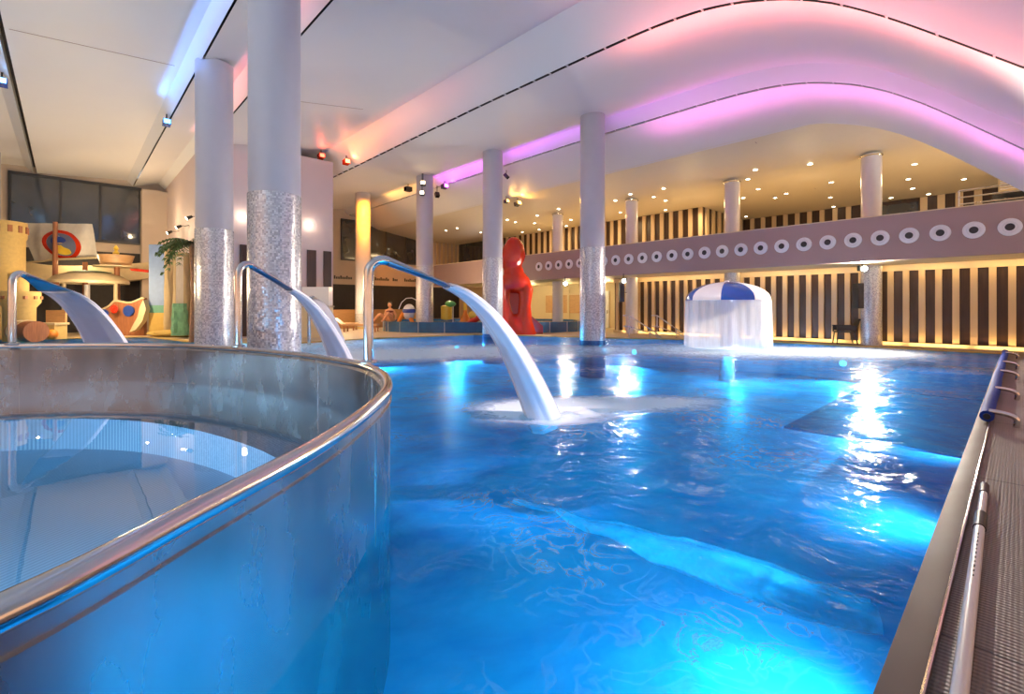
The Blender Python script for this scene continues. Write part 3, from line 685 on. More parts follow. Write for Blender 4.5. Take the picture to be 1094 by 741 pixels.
spout((-3.84, 6.66, ZB), (0.36, 0.93, 0), 0.92, 1.97, 1.60, 'middle swan-neck spout on the tub rim, in front of the nearest column', 'thin white water arc just right of the nearest column', land=1.4, w_land=0.26, wtip=0.08)
spout((-7.50, 7.12, ZB), (-0.16, 0.98, 0), 0.85, 1.87, 1.60, 'swan-neck spout at the left edge of the photo before the castle', 'broad white water sheet at far left falling before the pirate ship', land=1.7, w_land=0.42, wtip=0.26)
spout((-7.1, 16.6, -1.1), (0.9, -0.45, 0), 0.30, 1.68, 1.55, 'far small spout post standing in the water before the white counter', 'bushy white waterfall beyond the thin arc, before the white counter', r=0.06, land=1.0, w_land=0.5, wtip=0.24)

# ------------------------------------------------------------------ mushroom fountain
mc = Vector((7.2, 15.9, 0)); RM = 1.30
mu = thing('mushroom_fountain', 'blue and white striped mushroom fountain with a domed cap standing in the pool', 'fountain', (mc.x, mc.y, -1.14), local=True)
def dome(a0, a1):
    b = MB(); prof = []
    for k in range(11):
        q = PI / 2 * k / 10; prof.append((RM * math.cos(q) if k < 10 else 0.001, 2.72 + 0.58 * math.sin(q)))
    prof = [(RM - 0.06, 2.66), (RM, 2.68)] + prof
    b.lathe(prof, 8, (0, 0, 0), a0, a1); return b
for k in range(8):
    a = math.atan2(-15.9, -7.2) + math.radians(-7.6) + k * PI / 4
    dome(a, a + PI / 4).obj('cap_panel', 'bluecap' if k % 2 == 0 else 'white', mu)
b = MB(); b.lathe([(0.0, 3.26), (0.08, 3.29), (0.07, 3.34), (0.001, 3.36)], 16); b.obj('finial', 'white', mu)
b = MB(); b.lathe([(0.26, 0.0), (0.24, 0.3), (0.19, 1.0), (0.19, 2.4), (0.4, 2.66), (RM - 0.06, 2.67)], 32); b.obj('stem', mat('mauve_stem', (0.5, 0.42, 0.5), 0.4), mu)
b = MB(); b.grid(lambda i, j: mc + Vector((math.cos(2 * PI * j), math.sin(2 * PI * j), 0)) * (RM + 0.01 + 0.04 * i + 0.012 * math.sin(31 * 2 * PI * j)) + Vector((0, 0, 1.55 - 1.58 * i)), 8, 160)
single(b, 'water_curtain', 'curtain', 'round curtain of white water falling from the mushroom cap', 'water curtain', base=(mc.x, mc.y, 0))

# ------------------------------------------------------------------ padded tube, hoops, pole, chair
tb = thing('padded_tube', 'long dark blue padded tube lying along the pool edge on the right', 'tube', ST(7.6, 0.24, FZ + 0.02))
b = MB(); b.tube([ST(7.6 + 11.2 * k / 20, 0.245 + 0.006 * math.sin(k), 0.105) for k in range(21)], 0.062, 20); b.obj('tube_body', 'bluetube', tb)
b = MB(); b.tube([ST(7.57, 0.245, 0.105), ST(7.605, 0.245, 0.105)], 0.032, 16); b.obj('tube_end_hole', 'black', tb)
for (s_, nm) in ((7.66, 'nearest curved steel handrail hoop, at the open end of the blue tube'), (9.9, 'second curved steel handrail hoop beside the blue tube'), (12.6, 'third curved steel handrail hoop beside the blue tube'), (14.7, 'fourth curved steel handrail hoop beside the blue tube'), (17.6, 'farthest curved steel handrail hoop at the corner by the striped wall')):
    b = MB(); pts = []
    for k in range(13):
        a = PI / 2 * 1.15 * k / 12; pts.append(ST(s_ - 0.02, 0.23 - 0.22 * math.sin(a), 0.03 + 0.13 * max(0.0, math.cos(a * 0.86)) ** 0.6 - (0.03 if k == 12 else 0)))
    b.tube(pts, 0.028, 12); single(b, 'grab_hoop', 'steel2', nm, 'handrail', 'curved steel hoops along the right pool edge', base=ST(s_, 0.01, FZ))
# telescopic pole
pa = Vector((1.30, 1.40, 0.045)); pb = G(1052, 518, 0.045)
d = (pb - pa); L = d.length; d.normalize()
pl = thing('telescopic_pole', 'white telescopic cleaning pole with black grips lying on the brown deck', 'pole', pa)
def seg(a, b_, r, nm, m): q = MB(); q.tube([pa + d * (L * a), pa + d * (L * b_)], r, 16); return q.obj(nm, m, pl)
f1 = (G(1045, 556, 0.045) - pa).length / L
seg(-0.15, f1 - 0.04, 0.024, 'outer_tube', 'pole'); seg(f1 - 0.045, f1 + 0.045, 0.029, 'clamp_sleeve', 'rubber'); seg(f1 + 0.045, 0.94, 0.020, 'inner_tube', 'pole'); seg(0.925, 1.0, 0.024, 'end_cap', 'rubber')
q = MB()
side = Vector((-d.y, d.x, 0))
for k in range(11):
    c = pa + d * (L * (f1 - 0.30 + k * 0.02)) + Vector((0, 0, 0.0235)) ; q.box(c, (0.008 + 0.004 * (k % 3), 0.003, 0.0012), (d, side, Vector((0, 0, 1)))); q.obj('printed_letter', 'rubber', pl); q = MB()
# black chair
cb = G(902, 367.6); ch = thing('armchair', 'black plastic armchair standing at the far pool edge against the striped wall', 'chair', (cb.x, cb.y, FZ), local=True, rz=-0.35)
b = MB(); b.box((0, 0, 0.43), (0.27, 0.25, 0.02)); b.obj('seat', 'black', ch)
b = MB(); b.grid(lambda i, j: Vector((0.27 + 0.10 * i, -0.25 + 0.5 * j, 0.44 + 0.44 * i)), 6, 4); b.grid(lambda i, j: Vector((0.30 + 0.10 * i, -0.25 + 0.5 * j, 0.44 + 0.44 * i)), 6, 4); b.box((0.385, 0, 0.87), (0.03, 0.26, 0.03)); b.obj('backrest', 'black', ch)
for sx in (-1, 1):
    for sy in (-1, 1):
        b = MB(); b.tube([(0.24 * sx, 0.23 * sy, 0.43), (0.29 * sx + (0.04 if sx > 0 else 0), 0.25 * sy, 0)], 0.022, 8); b.obj('leg', 'black', ch)
for sy in (-1, 1):
    b = MB(); b.box((0.0, 0.26 * sy, 0.65), (0.30, 0.03, 0.02)); b.box((-0.27, 0.26 * sy, 0.54), (0.02, 0.02, 0.11)); b.box((0.02, 0.26 * sy, 0.56), (0.28, 0.008, 0.08)); b.obj('armrest', 'black', ch)

# stair handrails
def handrail(x0, x1, flip, label):
    base = G(x0, 361.5); t = thing('stair_handrail', label, 'handrail', (base.x, base.y, FZ))
    A = ST(*to_st(base), FZ); e = ST(*to_st(G(x1, 361.5)), FZ); dd = (e - A); 
    for h in (0.95, 0.5):
        b = MB(); b.tube([A - dd * 0.18 + Vector((0, 0, h)), A + Vector((0, 0, h)), A + dd * 0.75 + Vector((0, 0, h * 0.30)), e + Vector((0, 0, h * 0.05 - 0.1))], 0.024, 8); b.obj('rail', 'steel', t)
    for k, hh in ((0, 0.95), (0.62, 0.42)):
        b = MB(); b.tube([A + dd * k + Vector((0, 0, -0.2)), A + dd * k + Vector((0, 0, hh))], 0.024, 8); b.obj('post', 'steel', t)
handrail(672, 708, 0, 'sloping steel stair handrail at the far pool edge, left one')
handrail(702, 735, 0, 'sloping steel stair handrail at the far pool edge beside the mushroom curtain')
# gallery railing at the right
b = MB()
for z_ in (4.35, 4.55, 4.75): b.tube([ST(19.2, 1.2, z_), ST(19.2, -6, z_)], 0.02, 8)
for k in range(5): b.tube([ST(19.2, 1.2 - 1.5 * k, 2.98), ST(19.2, 1.2 - 1.5 * k, 4.75)], 0.02, 8)
single(b, 'gallery_railing', 'steel', 'thin horizontal rails on the gallery at the right end above the parapet', 'railing', base=ST(19.2, 1.2, 2.98))

# ------------------------------------------------------------------ red slide figure
rc = Vector((0.10, 22.85, 0)); rb_ = thing('octopus_slide', 'tall glossy red sculpted water slide with round head and arched legs', 'slide', (rc.x, rc.y, 0))
k_ = rc.y / F
def X(px): return (px - HX) * k_
def H(py): return EYE + (HY - py) * k_
b = MB(); cx = X(548.5)
prof = [(14.5, 353), (14.8, 346)]
def blob(px, py, rx, rz, ry=None, seed=1, rough=0.08, dy=0): b.ball((X(px), rc.y + dy, H(py)), 1.0, 24, (rx * k_, (ry or rx) * k_, rz * k_), rough, seed)
blob(549, 271, 12.5, 16, 12); blob(546, 278, 13, 11, 12, 2); blob(549, 262, 9, 9, 9, 3)
blob(549, 291, 11, 12, 10, 4); blob(550, 301, 16, 12, 12, 5); blob(551, 296, 10, 9, 10, 5)
for pts, rr in (([(560, 298), (564, 310), (562.5, 326), (562, 342), (564, 358)], [5.5, 5.5, 4.5, 6.5, 9.5]), ([(538, 298), (535.5, 312), (537, 328), (538, 342), (536, 358)], [6, 6, 6, 7, 9]),
                ([(556.5, 303), (558, 320), (556.5, 335), (553, 347)], [3.6, 3.6, 3.6, 4.5]), ([(541, 303), (541, 322), (543.5, 336), (547, 347)], [3.6, 4, 4.5, 4.5])):
    b.tube([Vector((X(x), rc.y - (0.2 if k else 0), H(y))) for k, (x, y) in enumerate(pts)], [r * k_ for r in rr], 14)
b.ball((X(550), rc.y, 0.25), 1, 20, (16 * k_, 13 * k_, 0.75), 0.05, 7)
o = b.obj('body', 'red', rb_)
rm = o.modifiers.new('merge', 'REMESH'); rm.mode = 'VOXEL'; rm.voxel_size = 0.05; rm.use_smooth_shade = True
sm_ = o.modifiers.new('soft', 'SMOOTH'); sm_.iterations = 6; sm_.factor = 0.6
b = MB(); b.box((X(550), rc.y + 0.42, H(320)), (7 * k_, 0.12, 22 * k_)); b.obj('inner_shaft', 'darkred', rb_)
b = MB(); b.prism([Vector((X(563), rc.y, H(333))), Vector((X(580), rc.y, H(348))), Vector((X(580), rc.y, 0.0)), Vector((X(563), rc.y, 0.0))], (0, 0.35, 0)); b.obj('slide_chute', 'darkred', rb_)

# ------------------------------------------------------------------ blue tiled basin with toys
bc = Vector((-1.6, 27.3, 0)); ra, rb2 = 5.6, 3.6
def ell(q, k=1.0, dz=0.0):
    e = lambda v: math.copysign(abs(v) ** 0.75, v)
    return bc + Vector((ra * k * e(math.cos(q)), rb2 * k * e(math.sin(q)), dz))
bs = thing('paddling_basin', 'low curved basin clad in bright blue tiles behind the columns', 'basin', (bc.x, bc.y, FZ))
b = MB(); N_ = 72
vs = [ell(2 * PI * k / N_, m_, z_) for m_, z_ in ((1, FZ), (1, 0.55), (0.95, 0.55), (0.95, 0.3)) for k in range(N_)]
b.add(vs, [(i * N_ + k, i * N_ + (k + 1) % N_, (i + 1) * N_ + (k + 1) % N_, (i + 1) * N_ + k) for i in range(3) for k in range(N_)]); b.obj('basin_wall', 'basinblue', bs)
for k in range(36, N_, 3): b = MB(); p = ell(2 * PI * (k + .5) / N_, 1.002, 0.28); b.box(p, (0.015, 0.015, 0.27)); b.obj('tile_joint', 'grout', bs)
b = MB(); b.add([ell(2 * PI * k / N_, 0.95, 0.45) for k in range(N_)], [tuple(range(N_))]); b.obj('basin_water', 'bluetile', bs)
# low ochre back wall of the basin
b = MB(); b.stbox(10.5, 17.5, 27.6, 27.8, FZ, 1.15); single(b, 'low_wall', 'lowwall', 'low brown timber wall behind the blue tiled basin', 'wall', base=ST(14, 27.7, FZ))

def toyp(px, py, Y): return P(px, py, Y)
# orange arched crawler
t = thing('climbing_arch', 'orange zigzag play figure on the basin edge right of the seated person', 'toy', (-5.9, 24.9, 0.5))
b = MB(); b.tube([P(425, 345, 24.9), P(431, 334, 24.9), P(436, 334, 24.9), P(441, 345, 24.9)], [0.10, 0.13, 0.12, 0.10], 10); b.obj('body', 'orange', t)
t = thing('umbrella_toy', 'yellow spray toy with a green top on the blue basin', 'toy', P(481, 343, 25.0))
b = MB(); b.lathe([(0.02, 0), (0.30, 0.05), (0.30, 0.75), (0.18, 0.8), (0.001, 0.8)], 16, P(477, 342, 25.2)); b.obj('drum', 'yellow', t)
b = MB(); b.ball(P(481, 324.5, 25), 0.24, 12, (1.2, 1, 0.7), 0.2, 3); b.obj('green_top', 'green', t)
b = MB(); b.tube([P(484, 344, 25), P(484, 327, 25)], 0.03, 8); b.obj('post', 'steel', t)
t = thing('cone_toy', 'orange and yellow cone toy on the blue basin edge', 'toy', P(497, 343, 24.6))
b = MB(); b.lathe([(0.26, 0), (0.24, 0.2), (0.12, 0.4), (0.09, 0.62), (0.001, 0.64)], 16, P(497, 343.5, 24.6)); b.obj('cone', 'orange', t)
b = MB(); b.lathe([(0.10, 0.6), (0.10, 1.0), (0.001, 1.05)], 16, P(497, 343.5, 24.6)); b.obj('spout', 'yellow', t)
t = thing('slide_tail', 'red coiled tail with a yellow ball, left of the grey column beside the slide', 'toy', P(508, 345, 23.9))
b = MB(); b.tube([P(500, 345, 24), P(506, 342, 24), P(512, 338, 24), P(518, 340, 24)], [0.08, 0.16, 0.2, 0.2], 12); b.obj('tail', 'red', t)
b = MB(); b.ball(P(506, 336, 24), 0.20, 14, (1.4, 1, 1)); b.obj('ball', 'yellow', t)
t = thing('spray_ring', 'blue and white round spray toy throwing a thin arc of water', 'toy', P(437, 343, 25))
b = MB(); b.ball(P(437, 333, 25), 0.42, 16, (0.8, 0.8, 1)); b.obj('ball', 'white', t)
b = MB(); b.lathe([(0.345, -0.1), (0.36, 0), (0.345, 0.1)], 20, P(437, 332, 25)); b.obj('blue_band', 'blueport', t)
b = MB(); b.tube([P(x, y, 25) for x, y in ((426, 330), (429, 323), (434, 318.5), (440, 318), (446, 321))], 0.02, 6); b.obj('water_arc', 'jet', t)
# lit white block right of it: deck lounger in orange light
def lounger(px, py, Y, label):
    p = P(px, py, Y); p.z = FZ
    t = thing('sun_lounger', label, 'lounger', p, 'sun loungers beside the lit column')
    b = MB(); b.box(p + Vector((0, 0, 0.36)), (0.9, 0.32, 0.05)); b.obj('mattress', 'wood2', t)
    b = MB(); b.prism([p + Vector((-0.9, -0.32, 0.38)), p + Vector((-1.35, -0.32, 0.72)), p + Vector((-1.35, -0.32, 0.64)), p + Vector((-0.9, -0.32, 0.31))], (0, 0.64, 0)); b.obj('backrest', 'wood2', t)
    for sx in (-0.8, 0.8):
        for sy in (-.27, .27):
            b = MB(); b.box(p + Vector((sx, sy, 0.155)), (0.03, 0.03, 0.155)); b.obj('leg', 'wood', t)
lounger(386, 352, 24.9, 'tan sun lounger left of the blue basin, nearer one'); lounger(364, 350, 26.6, 'tan sun lounger left of the blue basin, farther one')

# ------------------------------------------------------------------ seated person
def skin_fig(nodes, edges, radii, name, m, parent, off):
    me = bpy.data.meshes.new(name); me.from_pydata([tuple(Vector(p) - Vector(off)) for p in nodes], edges, []); o = bpy.data.objects.new(name, me); COL.objects.link(o)
    o.parent = parent
    md = o.modifiers.new('skin', 'SKIN'); md.use_smooth_shade = True
    for v, r in zip(me.skin_vertices[0].data, radii): v.radius = (r, r)
    me.skin_vertices[0].data[0].use_root = True
    sb = o.modifiers.new('sub', 'SUBSURF'); sb.levels = 2; sb.render_levels = 2
    me.materials.append(M[m]); return o
pp = Vector(((416.5 - HX) * 24.95 / F, 24.95, 0.56))
pt = thing('person', 'person in dark swimwear sitting on the blue basin edge with knees drawn up', 'person', pp)
def R(x, y, z): return pp + Vector((x, y, z)) * 1.12
nodes = [R(0, 0, .12), R(0, 0.02, .32), R(0, 0.03, .50), R(0, 0.02, .60), R(0, 0.0, .68),
         R(-.17, .03, .50), R(-.26, 0.05, .28), R(-.32, -.02, .04), R(.17, .03, .50), R(.27, .05, .28), R(.26, -.06, .06),
         R(-.10, -.02, .10), R(-.42, -.25, .34), R(-.74, -.15, .02), R(-.84, -.22, .0), R(.10, -.02, .10), R(.02, -.35, .42), R(-.22, -.35, .04), R(-.30, -.42, .02)]
edges = [(0, 1), (1, 2), (2, 3), (3, 4), (2, 5), (5, 6), (6, 7), (2, 8), (8, 9), (9, 10), (0, 11), (11, 12), (12, 13), (13, 14), (0, 15), (15, 16), (16, 17), (17, 18)]
rad = [.13, .11, .13, .055, .05, .055, .042, .03, .055, .042, .03, .10, .07, .045, .035, .10, .07, .045, .035]
skin_fig(nodes, edges, [r * 1.3 for r in rad], 'body', 'skin', pt, pp)
b = MB(); b.ball(R(0, -.015, .77), 0.118, 16, (0.85, 0.95, 1.15)); b.ball(R(0, -.115, .755), 0.018, 8, (0.8, 1, 1.4)); b.ball(R(-.09, 0, .76), .022, 8, (.5, 1, 1.3)); b.ball(R(.09, 0, .76), .022, 8, (.5, 1, 1.3)); b.obj('head', 'skin', pt)
b = MB(); b.ball(R(0, .035, .815), 0.135, 16, (0.95, 0.95, 1.0)); b.obj('hair', 'hair', pt)
b = MB(); b.ball(R(0, 0.0, .46), 0.19, 16, (1.05, 0.9, 0.36)); b.obj('bikini_top', 'swim', pt)
for sx, hp in ((-1, R(-.33, -.03, .02)), (1, R(.26, -.08, .04))):
    b = MB(); b.ball(hp, 0.04, 10, (0.9, 1.1, 0.5))
    for k in range(4): b.tube([hp + Vector(((k - 1.5) * 0.018, -0.02, 0)), hp + Vector(((k - 1.5) * 0.022, -0.075 - 0.006 * (k in (1, 2)), -0.005)), hp + Vector(((k - 1.5) * 0.023, -0.10, -0.02))], [0.009, 0.008, 0.006], 6)
    b.tube([hp + Vector((-0.03 * sx, 0, 0)), hp + Vector((-0.055 * sx, -0.04, -0.01))], [0.01, 0.008], 6); b.obj('hand', 'skin', pt)

# ------------------------------------------------------------------ pirate ship and castle (children's area)
YS = 22.5
def Q3(px, py, Y=YS): return P(px, py, Y)
kS = YS / F
gz = FZ
# castle tower
t = thing('castle_tower', 'yellow sandstone play castle tower at the left edge with battlements', 'castle', Vector(((2 - HX) * 19.6 / F, 19.6, gz)))
b = MB(); c0 = Vector(((2 - HX) * 19.6 / F, 19.6, 0)); rT = 0.70
b.lathe([(rT, gz), (rT, 4.1), (rT * 1.08, 4.2), (rT * 1.08, 4.83), (rT * 1.0, 4.83), (rT * 1.0, 4.7), (0.001, 4.7)], 28, c0); b.obj('tower_body', 'castle', t)
for k in range(14):
    a = 2 * PI * k / 14; b = MB(); q = c0 + Vector((math.cos(a), math.sin(a), 0)) * rT * 1.085; b.box(q + Vector((0, 0, 4.52)), (0.07, 0.03, 0.14), (Vector((-math.sin(a), math.cos(a), 0)), Vector((math.cos(a), math.sin(a), 0)), Vector((0, 0, 1)))); b.obj('arrow_slot', 'wood', t)
t = thing('castle_turret', 'short yellow sandstone turret in front of the castle tower', 'castle', Vector(((21 - HX) * 18.3 / F, 18.3, gz)))
c0 = Vector(((21 - HX) * 18.3 / F, 18.3, 0)); b = MB(); b.lathe([(0.46, gz), (0.46, 1.3), (0.60, 1.5), (0.60, 1.92), (0.5, 1.92), (0.5, 1.8), (0.001, 1.8)], 24, c0); b.lathe([(0.30, 1.8), (0.30, 2.6), (0.001, 2.75)], 20, c0 + Vector((-0.25, 0.2, 0))); b.obj('tower_body', 'castle', t)
for k in range(12):
    a = 2 * PI * k / 12; b = MB(); b.box(c0 + Vector((math.cos(a) * 0.6, math.sin(a) * 0.6, 1.68)), (0.05, 0.05, 0.06)); b.obj('arrow_slot', 'wood', t)
# barrel
bp_ = Vector(((30 - HX) * 17.3 / F, 17.3, gz)); t = thing('toy_barrel', 'brown barrel with cream hoops lying beside the castle', 'barrel', bp_)
ax = Vector((1, -0.35, 0)).normalized()
def bar(a, b_, r0, r1, nm, m):
    q = MB(); q.tube([bp_ + ax * a + Vector((0, 0, 0.42)), bp_ + ax * ((a + b_) / 2) + Vector((0, 0, 0.42)), bp_ + ax * b_ + Vector((0, 0, 0.42))], [r0, max(r0, r1) * 1.03, r1], 24); q.obj(nm, m, t)
bar(-0.75, 0.5, 0.33, 0.38, 'barrel_body', 'wood'); bar(-0.55, -0.42, 0.385, 0.40, 'hoop', 'trimcream'); bar(-0.15, 0.0, 0.41, 0.41, 'hoop', 'trimcream')
# treasure chest
cp_ = Vector(((54 - HX) * 19.3 / F, 19.3, gz)); t = thing('treasure_chest', 'tan toy chest with a raised lid between the barrel and the broad water sheet', 'chest', cp_)
b = MB(); b.box(cp_ + Vector((0, 0, 0.30)), (0.42, 0.28, 0.30)); b.obj('chest_body', 'castle', t)
b = MB(); b.box(cp_ + Vector((0, 0, 0.63)), (0.48, 0.32, 0.04)); b.obj('chest_rim', 'trimcream', t)
b = MB(); b.box(cp_ + Vector((0.0, 0.25, 0.92)), (0.40, 0.04, 0.26)); b.obj('lid', 'wood2', t)
b = MB(); b.ball(cp_ + Vector((0.4, -0.35, 0.22)), 0.2, 12); b.obj('red_boss', 'orange', t)

# ship hull behind
ship = thing('pirate_ship', 'wooden play pirate ship with masts, cream hull and a sail', 'ship', Vector(((95 - HX) * YS / F, YS, gz)))
def hullf(i, j):
    x = 24 + (160 - 24) * i; yt = 280 + 5 * math.sin(PI * i) - 8 * (1 - i) * 0 ; yb = 297 + 6 * math.sin(PI * i)
    Yw = F * 32.8 / (-0.6838 * (x - HX) + 370) - 0.75; q = Q3(x, yt + (yb - yt) * j, Yw); q.y -= (0.7 * math.sin(PI * i)) * (1 - 0.45 * j); return q
b = MB(); b.grid(hullf, 24, 6); b.grid(lambda i, j: hullf(i, 0) + Vector((0, 0.6 * j, 0)), 24, 1); b.grid(lambda i, j: hullf(i, 1) + Vector((0, 0.5 * j, 0)), 24, 1); b.obj('upper_hull', 'trimcream', ship)
b = MB(); b.prism([Q3(138, 286, 24.1), Q3(158, 288, 24.4), Q3(158, 291, 24.4), Q3(140, 289, 24.1)], (0, 0.05, 0)); b.obj('red_stripe', 'red', ship)
def mast(px, y0, y1, r, nm='mast', Y=YS, m='wood'):
    b = MB(); p0 = Q3(px, y1, Y); p1 = Q3(px, y0, Y); b.tube([p0, p0.lerp(p1, .15), p1], [r * 1.5, r, r * 0.85], 14); return b.obj(nm, m, ship)
mast(59, 237, 306, 0.10, Y=21.5); mast(91, 280, 350, 0.11); mast(125, 283, 352, 0.13)
b = MB(); b.tube([Q3(93, 304, 22.3), Q3(93, 319, 22.3)], 0.11, 12); b.obj('white_sleeve', 'white', ship)
b = MB(); b.tube([Q3(22, 281, 22), Q3(60, 277, 21.6), Q3(103, 275, 21.6)], 0.05, 8); b.obj('yard', 'trimcream', ship)
# crow's nest
b = MB(); pN = Q3(124, 284, YS); b.lathe([(0.001, 0), (0.85, 0.0), (0.85, 0.06), (0.001, 0.06)], 20, pN - Vector((0, 0, 0.06))); b.obj('nest_floor', 'trimcream', ship)
b = MB(); b.lathe([(0.55, 0), (0.70, 0.5), (0.66, 0.5), (0.52, 0.02)], 20, pN); b.obj('crows_nest', 'wood2', ship)
b = MB(); b.lathe([(0.10, 0.5), (0.13, 0.62), (0.06, 0.72), (0.11, 0.82), (0.04, 0.95), (0.001, 1.0)], 14, pN); b.obj('gold_finial', 'yellow', ship)
# lower side board with wavy edge and prow
poly = []
for k in range(13): x = 98 + (154 - 98) * k / 12; poly.append(Q3(x, 333 - 10 * (k / 12) ** 0.6 - (3 if k > 4 else 0) + 2.0 * math.sin(k * .9), 21.6))
bot = [Vector((poly[-1].x, 21.6, gz)), Vector((poly[0].x, 21.6, gz))]
b = MB(); b.prism(poly + bot, (0, 0.16, 0)); b.obj('side_board', 'wood', ship)
b = MB(); b.tube([p + Vector((0, 0.02, 0.02)) for p in poly], 0.05, 8); b.obj('wavy_trim', 'trimcream', ship)
for (px, py, r) in ((111, 335, 0.20), (137.5, 332, 0.25)):
    b = MB(); c = Q3(px, py, 21.56); b.lathe([(r, -0.03), (r, 0.03), (0.001, 0.04)], 20); b.v = [Matrix.Rotation(PI / 2, 4, 'X') @ v + c for v in b.v]; b.obj('porthole_disc', 'blueport', ship)
b = MB(); c = Q3(122, 330, 21.3); 
for k in range(6): a = PI * k / 6; b.tube([c + Vector((math.cos(a), 0, math.sin(a))) * .2, c - Vector((math.cos(a), 0, math.sin(a))) * .2], 0.02, 6)
b.tube([c + Vector((math.cos(a), 0, math.sin(a))) * .14 for a in [2 * PI * k / 16 for k in range(16)]], 0.025, 6, closed=True); b.obj('steering_wheel', 'red', ship)
b = MB(); pr = [(153, 320), (156, 330), (152, 343), (145, 352), (138, 355), (142, 347), (147, 338), (149, 328)]
b.prism([Q3(x, y, 21.2) for x, y in pr], (0, 0.25, 0)); b.obj('prow', 'trimcream', ship)
# domed canopy
dc = Q3(96, 303, 22.0); t = thing('play_canopy', 'low cream canopy with a blue top on posts, between the ship masts', 'canopy', Vector((dc.x, dc.y, gz)))
b = MB(); b.lathe([(1.45, 0), (1.45, 0.12), (1.2, 0.35), (0.7, 0.52), (0.001, 0.58)], 32, dc); b.obj('dome', 'trimcream', t)
b = MB(); b.lathe([(0.80, 0.53), (0.5, 0.59), (0.001, 0.62)], 32, dc); b.obj('blue_top', 'sea_paint', t)
for a in (-1.2, 1.2): b = MB(); b.tube([Vector((dc.x + a, dc.y, gz)), dc + Vector((a, 0, 0.02))], 0.08, 10); b.obj('post', 'trimcream', t)
# sail cloth
sl = thing('sail_banner', 'pale translucent sail banner bearing a red ringed round emblem', 'sail', Q3(62, 281, 21.9))
def sailf(i, j):
    a = Q3(22, 238, 22).lerp(Q3(98, 239, 21.7), i); c = Q3(37, 280, 22).lerp(Q3(105, 275, 21.7), i)
    q = a.lerp(c, j); q.y -= 0.28 * math.sin(PI * i) * math.sin(PI * j) + 0.03 * math.sin(23 * i + 4 * j); return q
b = MB(); b.grid(sailf, 30, 16); o = b.obj('cloth', 'sail', sl)
def disc(mb, ci, cj, ri, rj, off, n=28, r0=0.0):
    vs = []
    for k in range(n):
        a = 2 * PI * k / n
        for rr in (r0, 1.0): q = sailf(ci + ri * rr * math.cos(a), cj + rj * rr * math.sin(a)); vs.append(q - Vector((0, off, 0)))
    mb.add(vs, [(2 * k, 2 * k + 1, (2 * k + 3) % (2 * n), (2 * k + 2) % (2 * n)) for k in range(n)])
b = MB(); disc(b, .56, .60, .27, .40, 0.03, r0=0.78); b.obj('red_ring', 'red', sl)
b = MB(); disc(b, .56, .60, .21, .31, 0.026); b.obj('emblem_field', mat('slate_blue_print', (0.16, 0.18, 0.28), 0.7), sl)
b = MB(); disc(b, .56, .72, .13, .16, 0.034); b.obj('emblem_yellow_patch', 'yellow', sl)
b = MB(); disc(b, .54, .50, .11, .12, 0.036); b.obj('emblem_dark_patch', 'blueport', sl)

# painted mural panel, rocks, palm
YM = 21.5
mu_ = thing('beach_mural_panel', 'tall flat panel painted as sky, sea and sand beside the rockwork', 'mural', Vector(((166 - HX) * YM / F, YM, gz)))
def band(x0, x1, y0, y1, nm, m, dy=0):
    b = MB(); b.prism([Q3(x0, y0, YM), Q3(x1, y0, YM), Q3(x1, y1, YM), Q3(x0, y1, YM)], (0, 0.12, 0)); b.obj(nm, m, mu_)
band(159, 176, 261, 326, 'sky_field', 'sky_paint'); band(159, 176, 326, 334, 'sea_field', 'sea_paint'); band(159, 176, 334, 355.2, 'sand_field', 'sand_paint')
rk = thing('rockwork_waterfall', 'tan and mossy rockwork pillar with a waterfall, right of the painted panel', 'rockwork', Vector(((192 - HX) * 20.6 / F, 20.6, gz)))
b = MB(); 
def rock(mb, px0, px1, y0, y1, Y, sd, amp=0.2):
    A = Q3(px0, y1, Y); Bq = Q3(px1, y0, Y); cx = (A.x + Bq.x) / 2; w = (Bq.x - A.x) / 2
    mb.grid(lambda i, j: Vector((cx + math.cos(2 * PI * j) * w * (1.1 - 0.3 * i) * (1 + amp * noise.noise(Vector((3 * math.cos(2 * PI * j), 3 * math.sin(2 * PI * j) + sd, i * 5)))), Y + math.sin(2 * PI * j) * w * 0.8 * (1 + amp * noise.noise(Vector((3 * math.cos(2 * PI * j), sd, i * 6)))), A.z + (Bq.z - A.z) * i)), 18, 22)
rock(b, 176, 187, 262, 354, 21.2, 1); rock(b, 186, 203, 270, 354, 20.3, 4); b.obj('rock_face', 'rock', rk)
b = MB(); rock(b, 184, 200, 324, 358, 19.7, 9, 0.35); b.obj('mossy_base', 'greenrock', rk)
b = MB(); b.grid(lambda i, j: Q3(188 + 8 * j, 274 + 50 * i, 19.75 - 0.1 * i), 10, 3); b.obj('falling_water', 'curtain', rk)
# sand heap island
b = MB(); b.ball(Q3(190, 356, 20.8), 1.0, 24, (1.3, 0.5, 0.16), 0.3, 5); single(b, 'sand_mound', 'sand_paint', 'low tan mound in the shallow water before the rockwork', 'mound', base=Q3(190, 356, 20.8))
